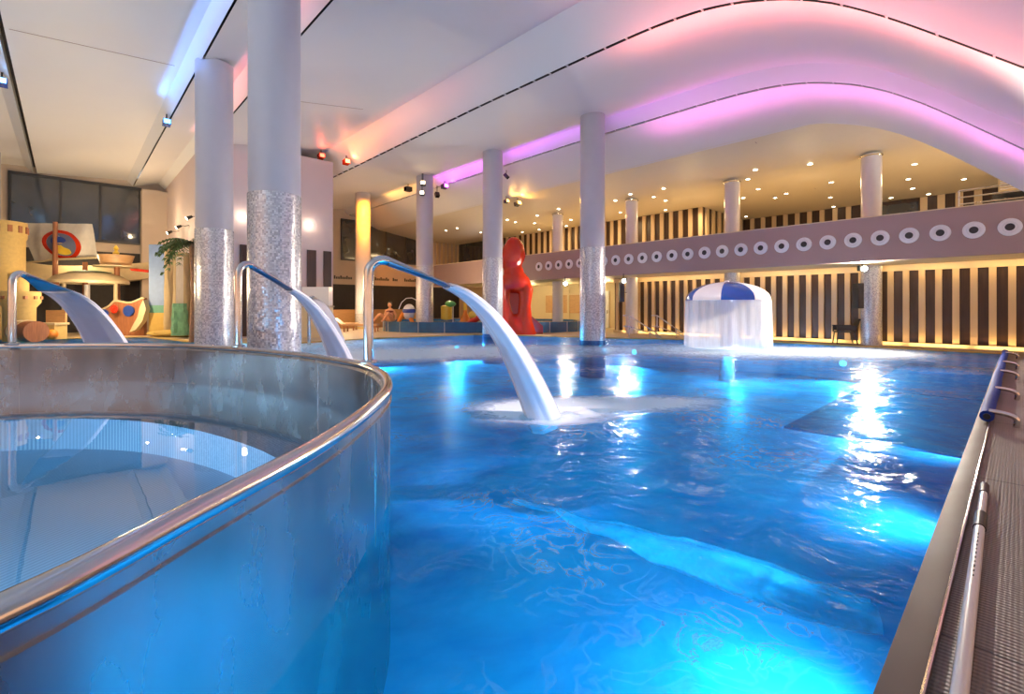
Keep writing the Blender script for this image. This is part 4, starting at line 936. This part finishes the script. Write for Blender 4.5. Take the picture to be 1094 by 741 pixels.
# palm
pm = thing('artificial_palm', 'dark green leafy palm hanging over the rockwork, against the second column', 'palm', Vector(((206 - HX) * 17.8 / F, 17.8, gz)))
b = MB(); tp = Q3(205, 258, 17.8); b.tube([Vector((tp.x + .05, 17.8, gz)), Vector((tp.x + .1, 17.8, 2)), tp], [0.14, 0.11, 0.10], 12); b.obj('trunk', 'bark', pm)
for k in range(44):
    a = 2 * PI * k / 44 + random.random() * .3; L_ = 0.7 + random.random() * 0.55; droop = 0.4 + random.random() * 1.3; b = MB(); dirv = Vector((math.cos(a), math.sin(a) * 0.8, 0)); sd = Vector((-dirv.y, dirv.x, 0)).normalized()
    rise = 0.5 * random.random()
    def ctrl(i): return tp + dirv * (L_ * i) + Vector((0, 0, rise * i - droop * i * i))
    for m_ in range(9):
        i = 0.12 + m_ / 10; c = ctrl(i); 
        for sg in (-1, 1):
            e = c + sd * sg * (0.30 * (1 - i * 0.6)) + dirv * 0.14 - Vector((0, 0, 0.14)); b.add([c, c + dirv * 0.12, e], [(0, 1, 2)])
    b.obj('frond', 'leaf', pm, smooth=0)
# row of small spots over the mural
for k, (px, py) in enumerate(((205.5, 231), (194, 241), (184, 247), (169, 250))):
    c = P(px, py, 3.72 * F / ((px - HX) * U.x + F * U.y)); t = thing('accent_spotlight', ['small wall spotlight nearest the second column, highest of four', 'small wall spotlight above the palm, second highest of four', 'small wall spotlight above the palm, third highest of four', 'small wall spotlight above the painted panel, lowest of four'][k], 'spotlight', c, 'small spotlights above the rockwork')
    b = MB(); b.tube([c, c + Vector((-0.16, -0.10, -0.10))], [0.05, 0.08], 12); b.obj('housing', 'black', t)
    b = MB(); b.tube([c + Vector((-0.161, -0.101, -0.10)), c + Vector((-0.17, -0.11, -0.108))], 0.065, 12); b.obj('lens', M.setdefault('lampw', lampmat('warm_lamp_glow', (1, 0.86, 0.62, 1), 14)), t)
    b = MB(); b.tube([c, c + U * 0.14, c + U * 0.28 + Vector((0, 0, 0.05))], 0.015, 6); b.obj('arm', 'black', t)
    light('POINT', 'accent_light', c + Vector((-0.26, -0.2, -0.16)), 12, (1, 0.8, 0.5), size=0.06)

# white counter and dark machine at the core wall
cc = Vector(((337 - HX) * 20.5 / F, 20.5, gz)); t = thing('white_counter', 'white boxy counter against the core wall behind the thin water arc', 'counter', cc)
b = MB(); b.box(cc + Vector((0, 0, 0.65)), (0.66, 0.3, 0.65)); b.obj('lower_cabinet', 'cream', t)
b = MB(); b.box(cc + Vector((0, 0.1, 1.75)), (0.62, 0.2, 0.42)); b.obj('upper_panel', 'white', t)
b = MB(); b.box(cc + Vector((0, 0.0, 1.33)), (0.70, 0.36, 0.03)); b.obj('counter_top', 'steel', t)
# wall lamps on the core wall
for px, py, nm in ((259, 231, 'round bright wall lamp on the pink core wall, left of the nearest column'), (330, 240, 'round bright wall lamp on the pink core wall, right of the nearest column')):
    u_ = (px - HX) * U.x + F * U.y; v_ = (px - HX) * V.x + F * V.y; s_ = 22 * u_ / v_; c = ST(s_, 21.9, 0); c.z = EYE + (HY - py) * c.y / F
    t = thing('wall_lamp', nm, 'lamp', c, 'round wall lamps on the core wall')
    b = MB(); b.ball(c, 0.11, 14); b.obj('globe', 'lampw', t)
    b = MB(); b.tube([c, c + V * 0.09], 0.05, 10); b.obj('bracket', 'black', t)
    light('POINT', 'wall_lamp_light', c - V * 0.25, 9, (1, 0.78, 0.6), size=0.12)

# ------------------------------------------------------------------ coloured floodlights
def flood(px, py, Y, aim, col, label, energy, lensd=(0, -1, -0.2), body='black', estr=9, r=0.15, ang=110, snap=0.30):
    if body is not None and snap is not None:
        best = None
        for q in range(400):
            Yq = 8 + q * 0.06; pq = P(px, py, Yq); sq, tq = to_st(pq)
            if tq > 32.5: continue
            e_ = abs(ceil_z(sq, tq) - snap - pq.z)
            if best is None or e_ < best[0] - 1e-3: best = (e_, Yq)
        Y = best[1]
    c = P(px, py, Y); t = thing('floodlight', label, 'floodlight', c, 'small floodlights under the ceiling')
    ld = Vector(aim).normalized(); sd = ld.cross(Vector((0, 0, 1))).normalized(); upv = sd.cross(ld).normalized()
    b = MB(); b.box(c, (r * 0.9, r * 0.75, r * 0.6), (ld, sd, upv)); b.obj('housing', body, t)
    b = MB(); b.box(c + ld * (r * 0.92), (0.008, r * 0.62, r * 0.48), (ld, sd, upv)); b.obj('lens', lampmat('lens_' + label[:10], (*col, 1), estr), t)
    s_, t_ = to_st(c); zt = ceil_z(s_, t_)
    b = MB(); b.tube([c, Vector((c.x, c.y, max(c.z + 0.1, zt - 0.01)))], 0.02, 6); b.obj('bracket', 'black', t)
    if energy: light('SPOT', 'flood_beam', c + ld * (r * 1.1), energy, col, to=c + ld * 5, size=0.08, angle=ang, blend=1.0)
    return t
alongR = -V   # towards the right in the photo
flood(178, 131, 17.5, -V + Vector((0, 0, 0.13)), (0.10, 0.42, 1.0), 'cyan glowing floodlight under the ceiling left of the second column', 45, body='bluecap', ang=60)
flood(2, 88, 13.5, -V + Vector((0, 0, 0.15)), (0.15, 0.45, 1.0), 'cyan floodlight at the extreme left edge under the ceiling', 60, body='bluecap', ang=45)
flood(343, 167, 19.0, -V + Vector((0, 0, 0.12)), (1.0, 0.08, 0.04), 'red glowing floodlight, left of the pair over the pink core wall', 60, body='red', r=0.17)
flood(370, 173, 19.5, -V + Vector((0, 0, 0.10)), (1.0, 0.22, 0.08), 'orange glowing floodlight, right of the pair at the end of the ceiling gap', 60, body='red', r=0.17)
flood(452, 196, 24.2, Vector((0.1, -1, 0.1)), (1.0, 0.72, 0.4), 'warm lit floodlight at the top of the pinkish column, upper lamp', 0, r=0.16, estr=14, snap=None)
flood(451, 206.5, 24.2, Vector((0.1, -1, 0.1)), (1.0, 0.80, 0.5), 'warm lit floodlight at the top of the pinkish column, lower lamp', 0, r=0.15, estr=14, snap=None)
flood(436, 202, 24.0, -U, (0.05, 0.04, 0.04), 'unlit black horn-shaped floodlight left of the pinkish column top', 0, estr=0.1, r=0.2)
flood(475, 199, 22.8, -V + Vector((0, 0, 0.10)), (0.75, 0.12, 1.0), 'magenta glowing floodlight right of the pinkish column top', 60, body='darkrecess', r=0.18, ang=80)
flood(467, 208, 23.5, Vector((0.3, -0.5, -1)), (0.05, 0.04, 0.04), 'unlit black floodlight hanging below the magenta one', 0, estr=0.1, snap=0.5)
flood(541, 188, 20.5, Vector((0.6, -0.2, -0.7)), (0.05, 0.04, 0.04), 'unlit black floodlight right of the column beside the slide', 0, estr=0.1, r=0.13)
flood(541, 215, 24.5, -V + Vector((0, 0, 0.1)), (1.0, 0.5, 0.1), 'small orange floodlight above the red slide, left of two', 120, r=0.13)
flood(553, 217.5, 24.0, -V + Vector((0, 0, 0.25)), (1.0, 0.5, 0.12), 'small orange floodlight above the red slide, right of two', 130, r=0.17)
# orange wash on far column and red / pink washes on the right-hand vault (added lamps without fixtures, hung below the ceiling)
light('SPOT', 'column_wash', ST(12.4, 25.0, 7.2), 2300, (1, 0.32, 0.01), to=ST(12.9, 26.8, 6.2), size=0.1, angle=100, blend=1)
def strip(s_, t0, t1, n, e, c, dz):
    for k in range(n):
        t_ = t0 + (t1 - t0) * k / (n - 1); a = ST(s_, t_, Zs(t_) - dz); dt = abs(t1 - t0) / (n - 1)
        tz = (Zs(t_ + 0.3) - Zs(t_ - 0.3)) / 0.6
        ax = (V + Vector((0, 0, tz))).normalized(); nz_ = U.cross(ax).normalized(); nz_ = nz_ if nz_.z > 0 else -nz_
        o = light('AREA', 'hidden_strip', a, e, c, size=dt * 0.98, sy=0.06)
        m = Matrix((ax, nz_.cross(ax) * -1, -nz_)).transposed() if False else None
        zc = -nz_; xc = ax; yc = zc.cross(xc)
        o.rotation_euler = Matrix((xc, yc, zc)).transposed().to_euler()
def band_wash(k, t0, t1, n, e, c):  # added unseen strips that wash the lip bands with colour
    lip, w, g, D = LIPS[k]
    for i in range(n):
        q = i / (n - 1); t_ = t0 + (t1 - t0) * q; a = ST(lip - w - 0.22, t_, Zs(t_) + D * 0.15)
        cc = [c[0][m] * (1 - q) + c[1][m] * q for m in range(3)]; ee = e[0] * (1 - q) ** 1.5 + e[1]
        o = light('AREA', 'band_wash', a, ee, cc, size=abs(t1 - t0) / (n - 1), sy=0.05)
        zc = -(U + Vector((0, 0, 0.35))).normalized(); xc = V; yc = zc.cross(xc); o.rotation_euler = Matrix((xc, yc, zc)).transposed().to_euler()
band_wash(1, 18.0, 5.0, 11, (4, 1.3), ((0.06, 0.32, 1), (0.15, 0.30, 1)))
band_wash(0, 17.0, 9.0, 7, (5, 1.5), ((0.12, 0.55, 1), (0.15, 0.45, 1)))
band_wash(2, 21.0, 6.0, 10, (5, 1.6), ((1, 0.25, 0.22), (1, 0.2, 0.25)))
band_wash(3, 20.2, 9.5, 11, (7, 0.12), ((1, 0.30, 0.04), (1, 0.16, 0.22)))
band_wash(4, 20.6, 6.5, 14, (7, 0.7), ((0.75, 0.08, 1), (0.7, 0.12, 1)))
band_wash(4, 26.0, 21.5, 5, (4, 3), ((1, 0.45, 0.08), (1, 0.35, 0.06)))
strip(10.0, 6.0, -1.5, 8, 21, (1, 0.24, 0.20), 1.0)
strip(15.0, 8.5, -2.0, 12, 7, (1.0, 0.24, 0.75), 0.9)
strip(17.05, 4.0, -1.0, 5, 5, (1, 0.20, 0.22), 0.35)

# ------------------------------------------------------------------ gallery downlights
DL = [(807, 181), (799, 191), (810, 201.6), (794, 211), (828, 211), (840, 206.5), (865.5, 175), (888, 194.5), (887, 210.6), (890.5, 220.5), (850, 226), (797, 231), (952, 211), (977, 175), (1030, 191), (970.5, 191), (975, 201), (1036, 205), (992, 207), (1041, 213.7),
      (673.6, 207), (657.5, 214), (698.5, 210), (709, 201), (711, 214), (711, 224), (662.7, 226.5), (542, 234.5), (550.7, 237), (571, 238), (574, 230), (597, 223), (576, 245), (558, 247.5), (610, 234.5), (605, 241), (488.5, 243.4), (476.5, 246), (513.6, 248)]
dl0 = None; cnt = 0
def where(px):
    return 'right of the gallery column over the black chair' if px > 941 else 'between the two rightmost gallery columns' if px > 790 else 'between the mid-pool column and the column over the mushroom' if px > 646 else 'above and right of the red slide' if px > 538 else 'left of the column beside the slide'
placed = []
for px, py in DL:
    z = 6.6
    for _ in range(6):
        Y = F * (z - EYE) / (HY - py); p = Vector(((px - HX) * Y / F, Y, z)); s_, t_ = to_st(p); z = ceil_z(s_, t_)
        if s_ > 30: break
    if s_ > 29.5 or t_ > 32 or t_ < -3.5: continue
    p.z = z - 0.006; placed.append((px, py, p))
for idx, (px, py, p) in enumerate(placed):
    if dl0 is None:
        dl0 = thing('downlight', 'x', 'downlight', p, 'small round downlights in the gallery ceiling', local=True)
        b = MB(); b.lathe([(0.11, 0.004), (0.11, -0.012), (0.085, -0.014), (0.08, 0.0)], 20); b.obj('trim_ring', 'steel2', dl0)
        b = MB(); b.lathe([(0.082, -0.008), (0.04, -0.02), (0.001, -0.022)], 20); b.obj('lens', M.setdefault('lampdl', lampmat('downlight_glow', (1, 0.85, 0.6, 1), 22)), dl0)
        o = dl0
    else: o = dup(dl0, p)
    o['_px'] = px; o['_py'] = py
# labels by place: sort inside each zone
zones = {}
for o in [q for q in COL.objects if q.name.startswith('downlight')]:
    zones.setdefault(where(o['_px']), []).append(o)
ordn = ['nearest', 'second', 'third', 'fourth', 'fifth', 'sixth', 'seventh', 'eighth', 'ninth', 'tenth', 'eleventh', 'twelfth', 'thirteenth']
for zn, lst in zones.items():
    lst.sort(key=lambda o: o['_py'])
    for k, o in enumerate(lst): o['label'] = 'gallery downlight %s, %s from the top' % (zn, 'first' if k == 0 else ordn[k])
for o in [q for q in COL.objects if q.name.startswith('downlight')]:
    del o['_px'], o['_py']
# light the gallery gives
for t_ in (1.0, 6.0, 11.0, 16.0, 21.0): light('AREA', 'gallery_light', ST(22.6 if t_ > 11 else 23.5, t_, 6.45), 90, (1, 0.72, 0.38), to=ST(22.6, t_, 0), size=1.2)
for t_ in (1.0, 6.0, 11.0, 16.0, 21.0): light('POINT', 'gallery_uplight', ST(21.6, t_, 4.3), 60, (1, 0.70, 0.34), size=0.2)
# warm wash on the striped wall from the soffit
t_ = -3.0
while t_ < 14: light('AREA', 'soffit_wash', ST(20.25, t_, 2.72), 8, (1, 0.62, 0.22), to=ST(20.72, t_, 1.6), size=1.4, sy=0.06); t_ += 1.6
t_ = -3.0
while t_ < 14: light('AREA', 'kerb_uplight', ST(20.46, t_, 0.03), 10, (1, 0.62, 0.20), to=ST(20.64, t_, 0.9), size=1.4, sy=0.05); t_ += 1.6
for t_ in (16, 19, 22, 25): light('POINT', 'recess_light', ST(22.4, t_, 2.3), 70, (1, 0.80, 0.42), size=0.15)
# bright lamps under the soffit at the columns
for k, (px, py, tt, e, nm) in enumerate(((923, 287, 3.6, 150, 'brilliant white floodlight under the gallery beside the black chair'), (666.5, 300, 13.25, 60, 'lit floodlight under the gallery above the left stair handrail'), (604, 303, 17.6, 60, 'lit floodlight under the gallery in the bright recess'))):
    Yp = {0: 15.75, 1: 20.3, 2: 22.6}[k]; c = P(px, py, Yp); c.z = min(c.z, 2.6)
    t = thing('soffit_floodlight', nm, 'floodlight', c, 'lit floodlights under the gallery')
    b = MB(); b.box(c + Vector((0, 0.08, 0.02)), (0.12, 0.07, 0.09)); b.obj('housing', 'black', t)
    b = MB(); b.ball(c + Vector((0, -0.02, 0)), 0.085, 12); b.obj('lens', M.setdefault('lampflood', lampmat('flood_glow', (1, 0.9, 0.72, 1), 60)), t)
    b = MB(); b.tube([c + Vector((0, 0.08, 0.1)), Vector((c.x, c.y + 0.08, 2.755))], 0.02, 6); b.obj('bracket', 'black', t)
    light('SPOT', 'flood_light', c + Vector((0, -0.20, -0.02)), e * (24 if k == 0 else 9), (1, 0.9, 0.75), to=c - U * 5 + Vector((0, 0, -0.9)), size=0.10, angle=140, blend=0.8)
# black loudspeakers on the column
for (px, py, Y, nm) in ((917, 316, 15.9, 'black loudspeaker box on the column by the black chair'), (664, 312, 20.4, 'black loudspeaker box on the column by the left stair handrail')):
    c = P(px, py, Y); t = thing('loudspeaker', nm, 'speaker', c, 'loudspeakers on the gallery columns'); b = MB(); b.box(c, (0.10, 0.12, 0.42)); b.obj('cabinet', 'black', t)
    b = MB(); b.box(c + Vector((0, -0.125, 0)), (0.08, 0.006, 0.38)); b.obj('grille', 'darkrecess', t); b = MB(); b.tube([c + Vector((0.1, 0.1, 0)), c + Vector((0.3, 0.35, 0))], 0.02, 6); b.obj('bracket', 'black', t)

# ------------------------------------------------------------------ general light
for (s_, t_) in ((5.8, 12.5), (5.8, 18), (0.6, 20), (0.6, 14), (11.8, 13), (11.8, 19), (11.8, 6.5), (11.0, 25)):
    p = ST(s_, t_, ceil_z(s_, t_) - 0.04)
# added warm fill points, without fixtures, mostly near the children's area
for (p, e) in ((ST(0.6, 22, 2.4), 420), (ST(-0.5, 16, 2.2), 260), (ST(1.0, 26, 2.2), 380), (ST(0.5, 30.5, 3.6), 130), (ST(11.5, 25.5, 1.6), 200), (ST(16.0, 22.5, 3.0), 220), (ST(2.8, 28.5, 5.6), 80)):
    light('POINT', 'warm_fill', p, e, (1, 0.74, 0.42), size=0.015)
# underwater lamps on the pool walls
uw = None
for k, (s_, t_, nd, e) in enumerate(((3.1, 0.36, V, 135), (7.0, 0.36, V, 60), (11.0, 0.36, V, 70), (15.5, 0.36, V, 90), (0.2, 0.36, V, 110), (18.9, 4.0, -U, 120), (17.2, 10.9, -U, 260), (9.0, 18.2, -V, 260), (13.0, 17.6, -V, 240), (4.2, 19.8, -V, 240))):
    c = ST(s_, t_, -0.55); t = thing('underwater_lamp', 'x', 'underwater lamp', c, 'round underwater lamps on the pool wall')
    t['label'] = ['round underwater lamp glowing on the right pool wall nearest the pole grip', 'round underwater lamp on the right wall just before the padded tube', 'round underwater lamp on the right wall by the second hoop', 'round underwater lamp on the right wall by the fourth hoop', 'round underwater lamp on the right wall at the bottom corner', 'round underwater lamp on the far wall under the black chair', 'round underwater lamp on the far wall by the stair handrails', 'round underwater lamp on the far wall left of the tall spout', 'round underwater lamp on the far wall near the red slide', 'round underwater lamp on the wall below the white counter'][k]
    b = MB(); b.tube([c - nd * 0.02, c + nd * 0.03], 0.13, 20); b.obj('ring', 'steel2', t)
    b = MB(); b.tube([c + nd * 0.031, c + nd * 0.04], 0.10, 20); b.obj('lens', M.setdefault('lampuw', lampmat('underwater_glow', (0.35, 0.75, 1.0, 1), 8)), t)
    light('SPOT', 'underwater_beam', c + nd * 0.10, e * 3.4, (0.30, 0.72, 1.0), to=c + nd * 3 + Vector((0, 0, -1.0)), size=0.02, angle=152, blend=1)
light('POINT', 'warm_fill', Vector((-7.6, 23.2, 2.2)), 130, (1, 0.62, 0.3), size=0.02)  # added warm fill point by the seated person
light('POINT', 'fountain_light', mc + Vector((0, -0.7, -0.3)), 120, (0.5, 0.8, 1.0), size=0.1)
light('POINT', 'fountain_light', mc + Vector((0.4, 0.5, 0.15)), 60, (0.75, 0.85, 1.0), size=0.1)
light('SPOT', 'jet_key', ST(3.4, 1.6, Zs(1.6) - 0.3), 2600, (1, 0.88, 0.92), to=(0.25, 5.7, 0.5), size=0.1, angle=26, blend=1)  # added spots without fixtures, making the water arcs whiter
light('SPOT', 'jet_key', ST(3.2, 6.5, Zs(6.5) - 0.3), 3200, (1, 0.88, 0.9), to=(-3.2, 8.4, 0.8), size=0.1, angle=22, blend=1)
light('SPOT', 'jet_key', ST(0.5, 8.5, Zs(8.5) - 0.3), 4800, (1, 0.86, 0.84), to=(-7.7, 8.9, 0.9), size=0.1, angle=24, blend=1)
light('SPOT', 'fountain_key', ST(9.3, 7.0, Zs(7) - 0.3), 1500, (1, 0.94, 0.97), to=mc + Vector((0, 0, 0.9)), size=0.15, angle=24, blend=1)
def splash(c, d, L, wd, h, label, seed):
    d = Vector(d).normalized(); sd = Vector((-d.y, d.x, 0)); c = Vector(c); b = MB()
    def f(i, j):
        r = i; a = 2 * PI * j; ex = L if math.cos(a) > 0 else wd
        p = c + d * (math.cos(a) * r * ex) + sd * (math.sin(a) * r * wd)
        nz = noise.noise(Vector((p.x * 5, p.y * 5, seed))) * 0.5 + 0.7
        p.z = 0.004 + h * (max(0, 1 - r) ** 1.6) * nz + 0.02 * noise.noise(Vector((p.x * 14, p.y * 14, seed))) * (1 - r); return p
    b.grid(f, 16, 40); return single(b, 'splash_foam', 'splash', label, 'splash', 'white splashes where the jets land', base=c)
splash((0.50, 5.75, 0), (0.95, 0.3, 0), 1.1, 0.42, 0.20, 'white foaming splash where the thick central water arc lands', 1)
splash((-2.95, 9.0, 0), (0.4, 0.9, 0), 1.0, 0.7, 0.25, 'white foaming splash where the thin middle arc lands', 2)
splash((-6.0, 16.3, 0), (1, 0.0, 0), 1.6, 1.0, 0.28, 'white foaming splash under the bushy far waterfall', 3)
# underwater bubble plume
pA = G(560, 540, 0); pA.z = -0.10; pB = ST(3.0, 0.6, -0.35)
pA = Vector((0.05, 3.55, -0.10)); pB = ST(2.85, 0.45, -0.16)
b = MB(); b.tube([pB.lerp(pA, k / 14) + Vector((0.03 * math.sin(k * 1.7), 0.03 * math.cos(k * 2.1), 0)) for k in range(15)], [0.04 + 0.20 * math.sin(PI * min(1, (k + 2) / 14)) * (1 - k / 20) for k in range(15)], 24, flat=0.4)
single(b, 'bubble_plume', 'bubbles', 'pale underwater plume of bubbles streaming from the right pool wall', 'bubbles', base=pB)
rg = ring(-0.10, 0.02)
for i in (2, 14, 108, 120, 132, 96):  # added hidden spots without fixtures, brightening the tub
    a = rg[i % NR]; light('SPOT', 'tub_fill', a, 1300, (0.75, 0.88, 1.0), to=a.lerp(Vector((ctr.x, ctr.y, 0)), 0.5) + Vector((0, 0, -1.9)), size=0.015, angle=110, blend=0.7)

for o in list(COL.objects):
    if '_o' in o: del o['_o']
vs_ = S.view_settings; S.display_settings.display_device = 'sRGB'
vs_.view_transform = 'Standard'; vs_.look = 'None'; vs_.exposure = 0.0; vs_.gamma = 1.0; vs_.use_curve_mapping = False
cy = S.cycles; cy.max_bounces = 8; cy.diffuse_bounces = 4; cy.glossy_bounces = 4; cy.transparent_max_bounces = 12; cy.use_denoising = True
cy.sample_clamp_indirect = 4.0; cy.caustics_reflective = False; cy.caustics_refractive = False
